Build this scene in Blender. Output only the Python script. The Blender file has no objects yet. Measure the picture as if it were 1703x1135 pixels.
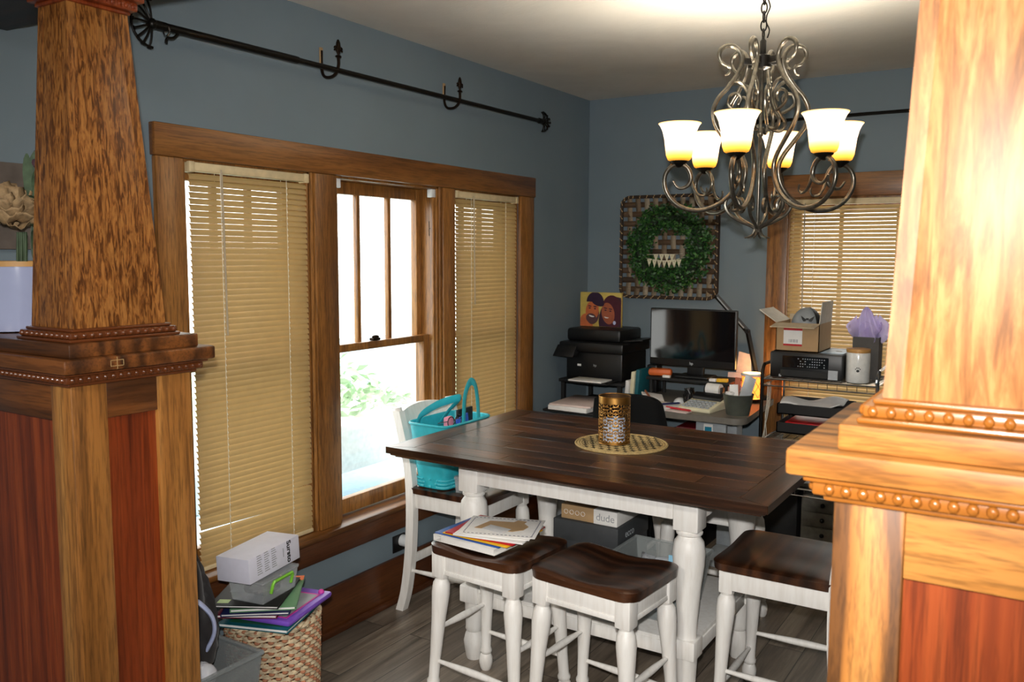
FLASH, SKY, ROOM_FILL, EXPO, LOOK = 265, 4.6, 75, .2, 'None'
SHADE, BULB, CHAND, AMBER, AMBERW = 2.0, 14, 15, 1.6, .8
import bpy, bmesh, math, random
from mathutils import Vector, Matrix, Euler
random.seed(7)
PI = math.pi
SC = bpy.context.scene
COL = SC.collection
V = Vector
# ---------------------------------------------------------------- materials
MATS = {}
def nt(name):
    m = bpy.data.materials.new(name); m.use_nodes = True
    n = m.node_tree; b = n.nodes['Principled BSDF']
    return m, n, b, n.nodes, n.links
def srgb(h):
    h = h.lstrip('#'); c = [int(h[i:i+2], 16)/255 for i in (0, 2, 4)]
    return tuple((x/12.92 if x <= .04045 else ((x+.055)/1.055)**2.4) for x in c) + (1,)
def C4(c): return srgb(c) if isinstance(c, str) else tuple(c)+((1,) if len(c) == 3 else ())
def coords(n, l, scale=(1, 1, 1), rot=(0, 0, 0), src='Object'):
    t = n.new('ShaderNodeTexCoord'); mp = n.new('ShaderNodeMapping')
    mp.inputs['Scale'].default_value = scale; mp.inputs['Rotation'].default_value = rot
    l.new(t.outputs[src], mp.inputs['Vector']); return mp.outputs['Vector']
def noise(n, l, vec, scale=5, detail=4, rough=.55, dist=0):
    t = n.new('ShaderNodeTexNoise'); t.inputs['Scale'].default_value = scale; t.inputs['Detail'].default_value = detail
    t.inputs['Roughness'].default_value = rough; t.inputs['Distortion'].default_value = dist
    if vec is not None: l.new(vec, t.inputs['Vector'])
    return t.outputs['Fac']
def ramp(n, l, fac, stops):
    r = n.new('ShaderNodeValToRGB'); e = r.color_ramp.elements
    while len(e) < len(stops): e.new(.5)
    for k, (p, c) in enumerate(stops): e[k].position = p; e[k].color = C4(c)
    l.new(fac, r.inputs['Fac']); return r.outputs['Color']
def mixc(n, l, fac, a, b, mode='MIX'):
    m = n.new('ShaderNodeMix'); m.data_type = 'RGBA'; m.blend_type = mode
    for s, x in ((m.inputs[0], fac), (m.inputs[6], a), (m.inputs[7], b)):
        if hasattr(x, 'is_output'): l.new(x, s)
        elif isinstance(x, (int, float)): s.default_value = x
        else: s.default_value = C4(x)
    return m.outputs[2]
def bump(n, l, b, h, strength=.2, dist=.002):
    u = n.new('ShaderNodeBump'); u.inputs['Strength'].default_value = strength; u.inputs['Distance'].default_value = dist
    l.new(h, u.inputs['Height']); l.new(u.outputs['Normal'], b.inputs['Normal'])
def plain(name, col, rough=.5, metal=0, var=.06, vscale=30, spec=.5, coat=0, bumps=0, emit=None, es=0, sheen=0):
    if name in MATS: return MATS[name]
    m, t, b, n, l = nt(name)
    f = noise(n, l, coords(n, l), vscale, 3)
    c = C4(col); d = tuple(max(0, x*(1-var*2)) for x in c[:3])+(1,); u = tuple(min(1, x*(1+var)) for x in c[:3])+(1,)
    l.new(ramp(n, l, f, [(.3, d), (.7, u)]), b.inputs['Base Color'])
    b.inputs['Roughness'].default_value = rough; b.inputs['Metallic'].default_value = metal
    b.inputs['Specular IOR Level'].default_value = spec; b.inputs['Coat Weight'].default_value = coat
    if sheen: b.inputs['Sheen Weight'].default_value = sheen
    if bumps: bump(n, l, b, f, bumps)
    if emit: b.inputs['Emission Color'].default_value = C4(emit); b.inputs['Emission Strength'].default_value = es
    MATS[name] = m; return m
def wood(name, stops, axis='Z', sc=1.0, rough=.35, stretch=14, dist=.8, pores=.35, coat=.0, bstr=.15, big=.5, freq=9, spec=.5):
    """grain runs along axis; stops dark -> light"""
    m, t, b, n, l = nt(name)
    k = {'X': (1/stretch, 1, 1), 'Y': (1, 1/stretch, 1), 'Z': (1, 1, 1/stretch)}[axis]
    v = coords(n, l, k)
    f1 = noise(n, l, v, freq*sc, 5, .62, dist)
    f2 = noise(n, l, v, 130*sc, 3, .7, .2)
    wv = n.new('ShaderNodeTexWave'); wv.wave_type = 'BANDS'; wv.bands_direction = {'X': 'Y', 'Y': 'X', 'Z': 'X'}[axis]
    wv.inputs['Scale'].default_value = 5*sc; wv.inputs['Distortion'].default_value = 9; wv.inputs['Detail'].default_value = 3
    wv.inputs['Detail Scale'].default_value = 1.2
    l.new(v, wv.inputs['Vector'])
    a = n.new('ShaderNodeMath'); a.operation = 'MULTIPLY'; a.inputs[1].default_value = big; l.new(wv.outputs['Fac'], a.inputs[0])
    s = n.new('ShaderNodeMath'); s.operation = 'MULTIPLY_ADD'; s.inputs[1].default_value = 1-big
    l.new(f1, s.inputs[0]); l.new(a.outputs[0], s.inputs[2])
    c = ramp(n, l, s.outputs[0], stops)
    p = ramp(n, l, f2, [(.38, (1-pores,)*3), (.55, (1, 1, 1))])
    c2 = mixc(n, l, 1.0, c, p, 'MULTIPLY')
    l.new(c2, b.inputs['Base Color']); b.inputs['Roughness'].default_value = rough
    b.inputs['Coat Weight'].default_value = coat; b.inputs['Coat Roughness'].default_value = .25
    b.inputs['Specular IOR Level'].default_value = spec
    if bstr: bump(n, l, b, f2, bstr, .001)
    MATS[name] = m; return m
def emitter(name, col, s):
    m, t, b, n, l = nt(name); b.inputs['Base Color'].default_value = C4(col)
    b.inputs['Emission Color'].default_value = C4(col); b.inputs['Emission Strength'].default_value = s
    MATS[name] = m; return m
def clear(name, col, alpha_diff=.25, rough=.2):
    """cheap translucent plastic: transparent + glossy + a little diffuse"""
    m = bpy.data.materials.new(name); m.use_nodes = True; n = m.node_tree.nodes; l = m.node_tree.links; n.clear()
    o = n.new('ShaderNodeOutputMaterial'); tr = n.new('ShaderNodeBsdfTransparent'); d = n.new('ShaderNodeBsdfPrincipled')
    f = noise(n, l, coords(n, l), 14, 2)
    r = ramp(n, l, f, [(.3, tuple(x*.9 for x in C4(col)[:3])), (.7, col)])
    l.new(r, d.inputs['Base Color']); d.inputs['Roughness'].default_value = rough
    mx = n.new('ShaderNodeMixShader'); mx.inputs[0].default_value = alpha_diff
    l.new(tr.outputs[0], mx.inputs[1]); l.new(d.outputs[0], mx.inputs[2]); l.new(mx.outputs[0], o.inputs[0])
    MATS[name] = m; return m
def translucent(name, col, w=.5, col2=None, axis=None, lo=0, hi=1, emit=0, stops=None):
    m = bpy.data.materials.new(name); m.use_nodes = True; n = m.node_tree.nodes; l = m.node_tree.links; n.clear()
    o = n.new('ShaderNodeOutputMaterial'); d = n.new('ShaderNodeBsdfPrincipled'); t = n.new('ShaderNodeBsdfTranslucent')
    d.inputs['Roughness'].default_value = .45
    f = noise(n, l, coords(n, l), 20, 2)
    c = ramp(n, l, f, [(.3, tuple(x*.93 for x in C4(col)[:3])), (.7, col)])
    if stops:
        tc = n.new('ShaderNodeTexCoord'); sp = n.new('ShaderNodeSeparateXYZ'); l.new(tc.outputs['Object'], sp.inputs[0])
        mr = n.new('ShaderNodeMapRange'); mr.inputs[1].default_value = lo; mr.inputs[2].default_value = hi
        l.new(sp.outputs[2], mr.inputs[0]); c = ramp(n, l, mr.outputs[0], stops)
    l.new(c, d.inputs['Base Color']); l.new(c, t.inputs['Color'])
    mx = n.new('ShaderNodeMixShader'); mx.inputs[0].default_value = w
    l.new(d.outputs[0], mx.inputs[1]); l.new(t.outputs[0], mx.inputs[2])
    l.new(mx.outputs[0], o.inputs[0])
    if emit:
        l.new(c, d.inputs['Emission Color']); d.inputs['Emission Strength'].default_value = emit
    MATS[name] = m; return m
def island(name, cols, rough=.5, bumps=.1, spec=.5):
    m, t, b, n, l = nt(name); g = n.new('ShaderNodeNewGeometry')
    c = ramp(n, l, g.outputs['Random Per Island'], [((k+.5)/len(cols), x) for k, x in enumerate(cols)])
    f = noise(n, l, coords(n, l, (1, 1, 1)), 60, 4)
    c = mixc(n, l, .5, c, ramp(n, l, f, [(.3, (.35,)*3), (.7, (1, 1, 1))]), 'MULTIPLY')
    l.new(c, b.inputs['Base Color']); b.inputs['Roughness'].default_value = rough; b.inputs['Specular IOR Level'].default_value = spec
    MATS[name] = m; return m
M = MATS
# ---------------------------------------------------------------- mesh builder
INV = {}
class MB:
    def __init__(s): s.bm = bmesh.new(); s.mi = 0
    def _take(s, b2, mat=None):
        if mat is not None: b2.transform(mat)
        me = bpy.data.meshes.new('t'); b2.to_mesh(me); b2.free()
        n0 = len(s.bm.faces); s.bm.from_mesh(me); bpy.data.meshes.remove(me)
        if s.mi:
            s.bm.faces.ensure_lookup_table()
            for f in s.bm.faces[n0:]: f.material_index = s.mi
        return s
    def box(s, a, b, bev=0, seg=2, mat=None):
        b2 = bmesh.new(); bmesh.ops.create_cube(b2, size=1)
        for v in b2.verts:
            v.co = V([(a[i]+b[i])/2+v.co[i]*(b[i]-a[i]) for i in range(3)])
        if bev: bmesh.ops.bevel(b2, geom=b2.edges[:], offset=min(bev, .49*min(abs(b[i]-a[i]) for i in range(3))), segments=seg, affect='EDGES', profile=.5)
        return s._take(b2, mat)
    def bc(s, c, d, bev=0, rz=0, mat=None):
        m = Matrix.Translation(V(c)) @ Matrix.Rotation(rz, 4, 'Z')
        if mat is not None: m = mat @ m
        h = [x/2 for x in d]; return s.box([-x for x in h], h, bev, 2, m)
    def hexa(s, p, bev=0):
        b2 = bmesh.new(); v = [b2.verts.new(x) for x in p]
        for f in ((3, 2, 1, 0), (4, 5, 6, 7), (0, 1, 5, 4), (1, 2, 6, 5), (2, 3, 7, 6), (3, 0, 4, 7)): b2.faces.new([v[i] for i in f])
        if bev: bmesh.ops.bevel(b2, geom=b2.edges[:], offset=bev, segments=2, affect='EDGES', profile=.5)
        return s._take(b2)
    def frust(s, lo, hi, z0, z1, bev=0):
        """lo, hi = (x0,x1,y0,y1)"""
        q = lambda r, z: [(r[0], r[2], z), (r[1], r[2], z), (r[1], r[3], z), (r[0], r[3], z)]
        return s.hexa(q(lo, z0)+q(hi, z1), bev)
    def lathe(s, prof, seg=24, loc=(0, 0, 0), mat=None, cap=True):
        b2 = bmesh.new(); rings = []
        for r, z in prof:
            rings.append([b2.verts.new((max(r, 1e-4)*math.cos(2*PI*k/seg), max(r, 1e-4)*math.sin(2*PI*k/seg), z)) for k in range(seg)])
        for a, b in zip(rings, rings[1:]):
            for k in range(seg): b2.faces.new((a[k], a[(k+1) % seg], b[(k+1) % seg], b[k]))
        if cap: b2.faces.new(rings[0][::-1]); b2.faces.new(rings[-1])
        bmesh.ops.recalc_face_normals(b2, faces=b2.faces[:]) if cap else None
        m = Matrix.Translation(V(loc))
        if mat is not None: m = mat @ m
        return s._take(b2, m)
    def legl(s, prof, top, bot, seg=20):
        """lathe whose t=0 is bot and t=1 is top; prof = (r, z) with z measured along"""
        top, bot = V(top), V(bot); d = top-bot
        q = d.normalized().to_track_quat('Z', 'Y').to_matrix().to_4x4()
        return s.lathe(prof, seg, mat=Matrix.Translation(bot) @ q)
    def tube(s, pts, r, seg=8, closed=False, flat=1.0, caps=True, up=None):
        P = [V(p) for p in pts]; n = len(P); R = r if hasattr(r, '__len__') else [r]*n
        b2 = bmesh.new(); rings = []; N = None
        for i in range(n):
            if closed: T = P[(i+1) % n]-P[i-1]
            else: T = P[min(i+1, n-1)]-P[max(i-1, 0)]
            T = T.normalized() if T.length > 1e-9 else V((0, 0, 1))
            if up is not None: N = V(up)-T*T.dot(V(up)); N.normalize()
            elif N is None:
                N = T.orthogonal().normalized()
            else:
                N = N-T*T.dot(N); N = N.normalized() if N.length > 1e-6 else T.orthogonal().normalized()
            B = T.cross(N)
            rings.append([b2.verts.new(P[i]+(N*math.cos(2*PI*k/seg)*flat+B*math.sin(2*PI*k/seg))*R[i]) for k in range(seg)])
        for i in range(n if closed else n-1):
            a, b = rings[i], rings[(i+1) % n]
            for k in range(seg): b2.faces.new((a[k], a[(k+1) % seg], b[(k+1) % seg], b[k]))
        if caps and not closed: b2.faces.new(rings[0][::-1]); b2.faces.new(rings[-1])
        return s._take(b2)
    def cyl(s, a, b, r, seg=12, r2=None): return s.tube([a, b], [r, r if r2 is None else r2], seg)
    def sph(s, c, r, seg=12, sc=(1, 1, 1), mat=None):
        b2 = bmesh.new(); bmesh.ops.create_uvsphere(b2, u_segments=seg, v_segments=max(6, seg*2//3), radius=r)
        b2.transform(Matrix.Translation(V(c)) @ Matrix.Diagonal((*sc, 1)))
        return s._take(b2, mat)
    def poly(s, pts, ext=None, mat=None):
        b2 = bmesh.new(); v = [b2.verts.new(p) for p in pts]; f = b2.faces.new(v)
        if ext is not None:
            r = bmesh.ops.extrude_face_region(b2, geom=[f])
            bmesh.ops.translate(b2, verts=[x for x in r['geom'] if isinstance(x, bmesh.types.BMVert)], vec=V(ext))
            bmesh.ops.recalc_face_normals(b2, faces=b2.faces[:])
        return s._take(b2, mat)
    def grid(s, fn, nu, nv, mat=None, keep=None, close_u=False):
        b2 = bmesh.new(); g = [[b2.verts.new(fn(i/nu, j/nv)) for j in range(nv+1)] for i in range(nu if close_u else nu+1)]
        L = len(g)
        for i in range(nu):
            for j in range(nv):
                if keep is None or keep((i+.5)/nu, (j+.5)/nv):
                    b2.faces.new((g[i][j], g[(i+1) % L][j], g[(i+1) % L][j+1], g[i][j+1]))
        bmesh.ops.delete(b2, geom=[v for v in b2.verts if not v.link_faces], context='VERTS')
        return s._take(b2, mat)
    def build(s, name, mat, parent=None, world=True, smooth=40, sub=0, solid=0):
        me = bpy.data.meshes.new(name)
        if parent is not None and world: s.bm.transform(INV[parent.name])
        s.bm.to_mesh(me); s.bm.free()
        for m in (mat if isinstance(mat, (list, tuple)) else [mat]): me.materials.append(M[m] if isinstance(m, str) else m)
        if smooth:
            me.polygons.foreach_set('use_smooth', [True]*len(me.polygons)); me.set_sharp_from_angle(angle=math.radians(smooth))
        o = bpy.data.objects.new(name, me); COL.objects.link(o)
        if parent is not None: o.parent = parent; INV[o.name] = INV[parent.name]
        else: INV[o.name] = Matrix.Identity(4)
        if solid:
            md = o.modifiers.new('t', 'SOLIDIFY'); md.thickness = solid
        if sub:
            md = o.modifiers.new('s', 'SUBSURF'); md.levels = md.render_levels = sub
        return o
def tag(o, label=None, cat=None, group=None, kind=None):
    for k, v in (('label', label), ('category', cat), ('group', group), ('kind', kind)):
        if v: o[k] = v
    return o
def thing(name, label, cat, loc=(0, 0, 0), rz=0, group=None, kind=None):
    o = bpy.data.objects.new(name, None); o.empty_display_size = .05; COL.objects.link(o)
    o.location = loc; o.rotation_euler = (0, 0, rz); tag(o, label, cat, group, kind)
    INV[o.name] = (Matrix.Translation(V(loc)) @ Matrix.Rotation(rz, 4, 'Z')).inverted(); return o
def solo(mb, mat, label, name, cat=None, group=None, kind=None, origin=None, **k):
    """a thing that is one mesh, with its origin at its base"""
    if origin is None:
        lo = V([min(v.co[i] for v in mb.bm.verts) for i in range(3)]); hi = V([max(v.co[i] for v in mb.bm.verts) for i in range(3)])
        origin = V(((lo.x+hi.x)/2, (lo.y+hi.y)/2, lo.z))
    mb.bm.transform(Matrix.Translation(-V(origin)))
    o = mb.build(name, mat, None, False, **k); o.location = origin; tag(o, label, cat or name.replace('_', ' '), group, kind)
    INV[o.name] = Matrix.Translation(V(origin)).inverted(); return o
def copy_tree(o, parent=None):
    c = o.copy(); COL.objects.link(c); c.parent = parent
    if parent is not None: c.matrix_parent_inverse = o.matrix_parent_inverse
    for ch in list(o.children): copy_tree(ch, c)
    return c
def struct(name, mb, mat, parent=None, **k):
    o = mb.build(name, mat, parent, **k)
    if parent is None: o['kind'] = 'structure'
    return o
def crom(pts, n=6, closed=False):
    P = [V(p) for p in pts]; out = []; L = len(P)
    for i in range(L if closed else L-1):
        p0, p1, p2, p3 = (P[(i-1) % L], P[i], P[(i+1) % L], P[(i+2) % L]) if closed else (P[max(i-1, 0)], P[i], P[i+1], P[min(i+2, L-1)])
        for k in range(n):
            t = k/n
            out.append(.5*((2*p1)+(p2-p0)*t+(2*p0-5*p1+4*p2-p3)*t*t+(3*p1-p0-3*p2+p3)*t**3))
    if not closed: out.append(P[-1])
    return out
def text(name, body, size, mat, parent, loc, rot, bold=False, ext=.0004, wmax=None):
    cu = bpy.data.curves.new(name, 'FONT'); cu.body = body; cu.size = size; cu.align_x = 'CENTER'; cu.align_y = 'CENTER'; cu.extrude = ext
    if bold: cu.offset = size*.025
    t = bpy.data.objects.new(name+'_c', cu); COL.objects.link(t)
    dg = bpy.context.evaluated_depsgraph_get(); me = bpy.data.meshes.new_from_object(t.evaluated_get(dg)); bpy.data.objects.remove(t)
    R = rot if isinstance(rot, Matrix) else Euler(rot).to_matrix().to_4x4()
    me.transform(Matrix.Translation(V(loc)) @ R)
    if parent is not None: me.transform(INV[parent.name])
    me.materials.clear(); me.materials.append(M[mat]); me.name = name
    o = bpy.data.objects.new(name, me); COL.objects.link(o)
    if parent is not None: o.parent = parent; INV[o.name] = INV[parent.name]
    return o
def frame3(x, y):
    """rotation matrix whose local x,y axes are given"""
    x = V(x).normalized(); y = V(y).normalized(); z = x.cross(y)
    return Matrix((x, y, z)).transposed().to_4x4()
# ---------------------------------------------------------------- palette
OAK = [(.30, '#66401a'), (.42, '#935f2b'), (.6, '#a57036'), (.8, '#b28044')]
for ax in 'XYZ':
    wood('oak_'+ax, OAK, ax, 1, .38, 16, .6, .45, .1, .12, .22, 12)
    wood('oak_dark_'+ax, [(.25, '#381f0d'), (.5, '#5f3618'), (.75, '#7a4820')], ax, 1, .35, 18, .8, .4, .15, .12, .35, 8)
    wood('trim_'+ax, [(.28, '#553213'), (.5, '#7b4d23'), (.75, '#916130')], ax, 1, .35, 18, .6, .4, .1, .12, .3, 9)
    if ax == 'Z': wood('trim_Z', [(.28, '#68401b'), (.5, '#91602d'), (.75, '#a6733b')], 'Z', 1.3, .35, 16, .8, .5, .1, .12, .2, 14)
    wood('base_dark_'+ax, [(.3, '#3a1d0c'), (.5, '#532c14'), (.75, '#633a1c')], ax, 1, .38, 18, .5, .3, .05, .08, .2, 9)
    wood('walnut_'+ax, [(.25, '#1b0e07'), (.5, '#3a2012'), (.8, '#58341d')], ax, 1, .3, 14, .6, .3, .2, .15, .3, 8)
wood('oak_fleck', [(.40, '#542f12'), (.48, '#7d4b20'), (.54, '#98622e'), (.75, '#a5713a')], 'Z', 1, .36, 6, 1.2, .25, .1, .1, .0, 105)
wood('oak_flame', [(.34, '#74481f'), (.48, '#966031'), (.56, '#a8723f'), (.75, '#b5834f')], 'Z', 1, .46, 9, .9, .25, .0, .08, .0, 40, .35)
wood('oak_cath', [(.32, '#5f3a18'), (.42, '#8f5a26'), (.55, '#a2692f'), (.8, '#b07a3e')], 'Z', 1, .46, 9, .8, .4, .0, .1, .45, 14, .35)
wood('oak_cathX', [(.32, '#5f3a18'), (.42, '#8f5a26'), (.55, '#a2692f'), (.8, '#b07a3e')], 'X', 1, .46, 11, .8, .4, .0, .1, .45, 14, .35)
wood('panel_red', [(.3, '#4e1d0a'), (.48, '#7a3212'), (.6, '#8a3d18'), (.8, '#984a22')], 'Z', 1.2, .36, 24, .5, .35, .1, .08, .15, 16)
wood('beam_dark', [(.3, '#24130a'), (.7, '#3a2012')], 'X', 1, .5, 16)
plain('bead_wood', '#8a521c', .3, coat=.15)
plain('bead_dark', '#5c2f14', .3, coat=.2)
def wallmat(name, col):
    m, t, b, n, l = nt(name); v = coords(n, l)
    l.new(ramp(n, l, noise(n, l, v, 3, 3), [(.35, tuple(x*.94 for x in C4(col)[:3])), (.65, col)]), b.inputs['Base Color'])
    b.inputs['Roughness'].default_value = .6; bump(n, l, b, noise(n, l, v, 160, 3), .12, .001); MATS[name] = m
wallmat('wall_blue', '#72818a')
def ceilmat():
    m, t, b, n, l = nt('ceiling_white'); v = coords(n, l)
    l.new(ramp(n, l, noise(n, l, v, 2.5, 4, .6, .6), [(.3, '#d6d3ca'), (.7, '#e2dfd6')]), b.inputs['Base Color']); b.inputs['Roughness'].default_value = .8
    bump(n, l, b, noise(n, l, coords(n, l, (1, 3, 1)), 22, 4, .6, 1.0), .35, .004); MATS['ceiling_white'] = m
ceilmat()
def floormat():
    m, t, b, n, l = nt('floor_planks')
    v = coords(n, l, (1, 1, 1), (0, 0, PI/2))
    br = n.new('ShaderNodeTexBrick'); br.offset = .37; br.inputs['Scale'].default_value = 1
    br.inputs['Brick Width'].default_value = 1.2; br.inputs['Row Height'].default_value = .15; br.inputs['Mortar Size'].default_value = .0018
    br.inputs['Color1'].default_value = (.0, .0, .0, 1); br.inputs['Color2'].default_value = (1, 1, 1, 1); br.inputs['Mortar'].default_value = (.5, .5, .5, 1)
    l.new(v, br.inputs['Vector'])
    v2 = coords(n, l, (1, .07, 1))
    ad = n.new('ShaderNodeVectorMath'); ad.operation = 'MULTIPLY_ADD'; ad.inputs[1].default_value = (3, 3, 3)
    l.new(br.outputs['Color'], ad.inputs[0]); l.new(v2, ad.inputs[2])
    g = noise(n, l, ad.outputs[0], 12, 6, .65, .9)
    g2 = noise(n, l, ad.outputs[0], 70, 4, .6, .3)
    c = ramp(n, l, g, [(.3, '#5a4f42'), (.5, '#85786a'), (.7, '#aa9d8b')])
    c = mixc(n, l, .55, c, ramp(n, l, g2, [(.35, (.55,)*3), (.6, (1, 1, 1))]), 'MULTIPLY')
    tone = ramp(n, l, br.outputs['Color'], [(0, (.6,)*3), (1, (1.0, 1.0, 1.0))]); c = mixc(n, l, 1, c, tone, 'MULTIPLY')
    c = mixc(n, l, br.outputs['Fac'], c, (.03, .025, .02))
    l.new(c, b.inputs['Base Color']); b.inputs['Roughness'].default_value = .38
    bump(n, l, b, g2, .12, .001); MATS['floor_planks'] = m
floormat()
def tablemat(name, axis):
    m, t, b, n, l = nt(name); ge = n.new('ShaderNodeNewGeometry')
    v2 = coords(n, l, (.05, 1, 1) if axis == 'X' else (1, .05, 1))
    ad = n.new('ShaderNodeVectorMath'); ad.operation = 'MULTIPLY_ADD'; ad.inputs[1].default_value = (0, 0, 7)
    cb = n.new('ShaderNodeCombineXYZ'); l.new(ge.outputs['Random Per Island'], cb.inputs[2])
    l.new(cb.outputs[0], ad.inputs[0]); l.new(v2, ad.inputs[2])
    g = noise(n, l, ad.outputs[0], 12, 6, .6, .8); g2 = noise(n, l, ad.outputs[0], 75, 4, .65)
    c = ramp(n, l, g, [(.28, '#1f1008'), (.46, '#452715'), (.7, '#7f5130')])
    c = mixc(n, l, .85, c, ramp(n, l, g2, [(.36, (.36,)*3), (.6, (1.0, 1, 1))]), 'MULTIPLY')
    c = mixc(n, l, 1, c, ramp(n, l, ge.outputs['Random Per Island'], [(0, (.68,)*3), (1, (1.05, 1.0, 1.0))]), 'MULTIPLY')
    l.new(c, b.inputs['Base Color']); b.inputs['Roughness'].default_value = .3; b.inputs['Coat Weight'].default_value = .15; b.inputs['Coat Roughness'].default_value = .3
    bump(n, l, b, g2, .1, .001); MATS[name] = m
tablemat('table_planks', 'X'); tablemat('table_end', 'Y')
def whitewood():
    m, t, b, n, l = nt('white_paint'); f = noise(n, l, coords(n, l, (1, 1, .12)), 60, 4)
    l.new(ramp(n, l, f, [(.3, '#e2ded8'), (.6, '#edebe7')]), b.inputs['Base Color']); b.inputs['Roughness'].default_value = .45
    bump(n, l, b, f, .03, .001); MATS['white_paint'] = m
whitewood()
translucent('blind_slat', '#b39664', .14); plain('blind_rail', '#d8c49a', .45); plain('cord_white', '#e8e2d0', .6); plain('wand', '#b9a98f', .3)
def glassmat():
    m = bpy.data.materials.new('window_glass'); m.use_nodes = True; n = m.node_tree.nodes; l = m.node_tree.links; n.clear()
    o = n.new('ShaderNodeOutputMaterial'); t = n.new('ShaderNodeBsdfTransparent'); g = n.new('ShaderNodeBsdfGlossy'); g.inputs['Roughness'].default_value = .02
    mx = n.new('ShaderNodeMixShader'); f = n.new('ShaderNodeLayerWeight'); p = n.new('ShaderNodeMath'); p.operation = 'POWER'; p.inputs[1].default_value = 4
    q = n.new('ShaderNodeMath'); q.operation = 'MULTIPLY_ADD'; q.inputs[1].default_value = .5; q.inputs[2].default_value = .03
    l.new(f.outputs['Facing'], p.inputs[0]); l.new(p.outputs[0], q.inputs[0])
    t.inputs[0].default_value = (.97, .985, .98, 1)
    l.new(q.outputs[0], mx.inputs[0]); l.new(t.outputs[0], mx.inputs[1]); l.new(g.outputs[0], mx.inputs[2]); l.new(mx.outputs[0], o.inputs[0]); MATS['window_glass'] = m
glassmat()
plain('black_iron', '#16130f', .4, .6, .1); plain('dark_bronze', '#2a1d12', .38, .8, .15); plain('black_plastic', '#0c0c0d', .4); plain('black_matte', '#101010', .7)
plain('grey_plastic', '#55585a', .5); plain('white_plastic', '#dfe2e4', .35); plain('paper', '#e9e7e4', .7, var=.03); plain('paper_pink', '#d9c6bf', .7, var=.03)
plain('chrome', '#c8c8c8', .15, 1); plain('silver_label', '#b9bfc4', .35, .3); plain('card_brown', '#a98a63', .75, vscale=8); plain('card_white', '#e4e2de', .6, var=.02)
plain('red', '#b3121c', .4); plain('yellow', '#e8b31f', .5); plain('blue', '#1d4f9e', .45); plain('teal_book', '#0f5a66', .5); plain('cream', '#d9d3b4', .6)
plain('navy', '#1c2350', .5); plain('ink', '#141414', .6); plain('ink_grey', '#9a9ca0', .6); plain('teal', '#33b5c4', .4); plain('green', '#7fc63a', .4)
plain('purple', '#7a4fc0', .35); plain('magenta', '#c43a9a', .4); plain('darkgreen', '#1f5c3f', .5); plain('charcoal', '#34373a', .6); plain('desk_grey', '#6f6a62', .45)
plain('galv', '#6f756c', .35, .6); plain('orange', '#d2652a', .5); plain('lime', '#b9cf8a', .6); plain('redbox', '#6e0f18', .4); plain('label_blue', '#1b7f9c', .4)
plain('lilac', '#cfc0f2', .6, var=.1, vscale=20); plain('bamboo', '#b98a4a', .5); plain('ceramic', '#e8e8e4', .15); plain('light_grey', '#9aa0a5', .5)
plain('taupe', '#4d4a47', .7); plain('jacket', '#171112', .75, vscale=12, bumps=.3, sheen=.2); plain('pale_blue', '#b9c4ea', .5); plain('white_shiny', '#e3e6ee', .15)
# ---------------------------------------------------------------- camera
CAM = V((2.62, 0, 1.66108)); F = 1435.0
yaw, pit, rol = .563, -.0996, .0035
d = V((-math.sin(yaw)*math.cos(pit), math.cos(yaw)*math.cos(pit), math.sin(pit)))
r = V((math.cos(yaw), math.sin(yaw), 0)); u = r.cross(d)
r2 = r*math.cos(rol)+u*math.sin(rol); u2 = -r*math.sin(rol)+u*math.cos(rol)
cd = bpy.data.cameras.new('camera'); cam = bpy.data.objects.new('camera', cd); COL.objects.link(cam)
mw = Matrix((r2, u2, -d)).transposed().to_4x4(); mw.translation = CAM; cam.matrix_world = mw
cd.sensor_width = 36; cd.lens = F/1703*36; cd.clip_start = .05
cd.dof.use_dof = True; cd.dof.focus_distance = 3.1; cd.dof.aperture_fstop = 7
SC.camera = cam
# ---------------------------------------------------------------- room shell
RW, D, H = 3.4, 5.083, 2.654
YF = -3.2
struct('floor', MB().box((-.02, YF, -.1), (RW+.1, D+.1, 0)), 'floor_planks')
struct('ceiling', MB().box((-.1, YF, H), (RW+.1, D+.1, H+.1)), 'ceiling_white')
w = MB()
for a, b in (((-.16, YF, 0), (0, 1.955, H)), ((-.16, 4.22, 0), (0, D+.16, H)), ((-.16, 1.955, 0), (0, 4.22, .455)), ((-.16, 1.955, 2.0), (0, 4.22, H))): w.box(a, b)
struct('wall_left', w, 'wall_blue', smooth=0)
w = MB(); WX0, WX1 = 1.285, 2.14
for a, b in (((0, D, 0), (WX0, D+.16, H)), ((WX1, D, 0), (RW, D+.16, H)), ((WX0, D, 0), (WX1, D+.16, .455)), ((WX0, D, 1.995), (WX1, D+.16, H))): w.box(a, b)
struct('wall_back', w, 'wall_blue', smooth=0)
struct('wall_right', MB().box((RW, YF, 0), (RW+.16, D+.16, H)), 'wall_blue', smooth=0)
struct('wall_front', MB().box((-.16, YF-.16, 0), (RW+.16, YF, H)), 'wall_blue', smooth=0)
struct('baseboard_left', MB().box((0, 1.53, 0), (.022, D, .215), .006).box((.02, 1.53, 0), (.042, D, .032), .012), 'base_dark_Y')
struct('baseboard_back', MB().box((.02, D-.022, 0), (RW, D, .215), .006).box((.02, D-.042, 0), (RW, D-.02, .032), .012), 'base_dark_X')
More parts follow.
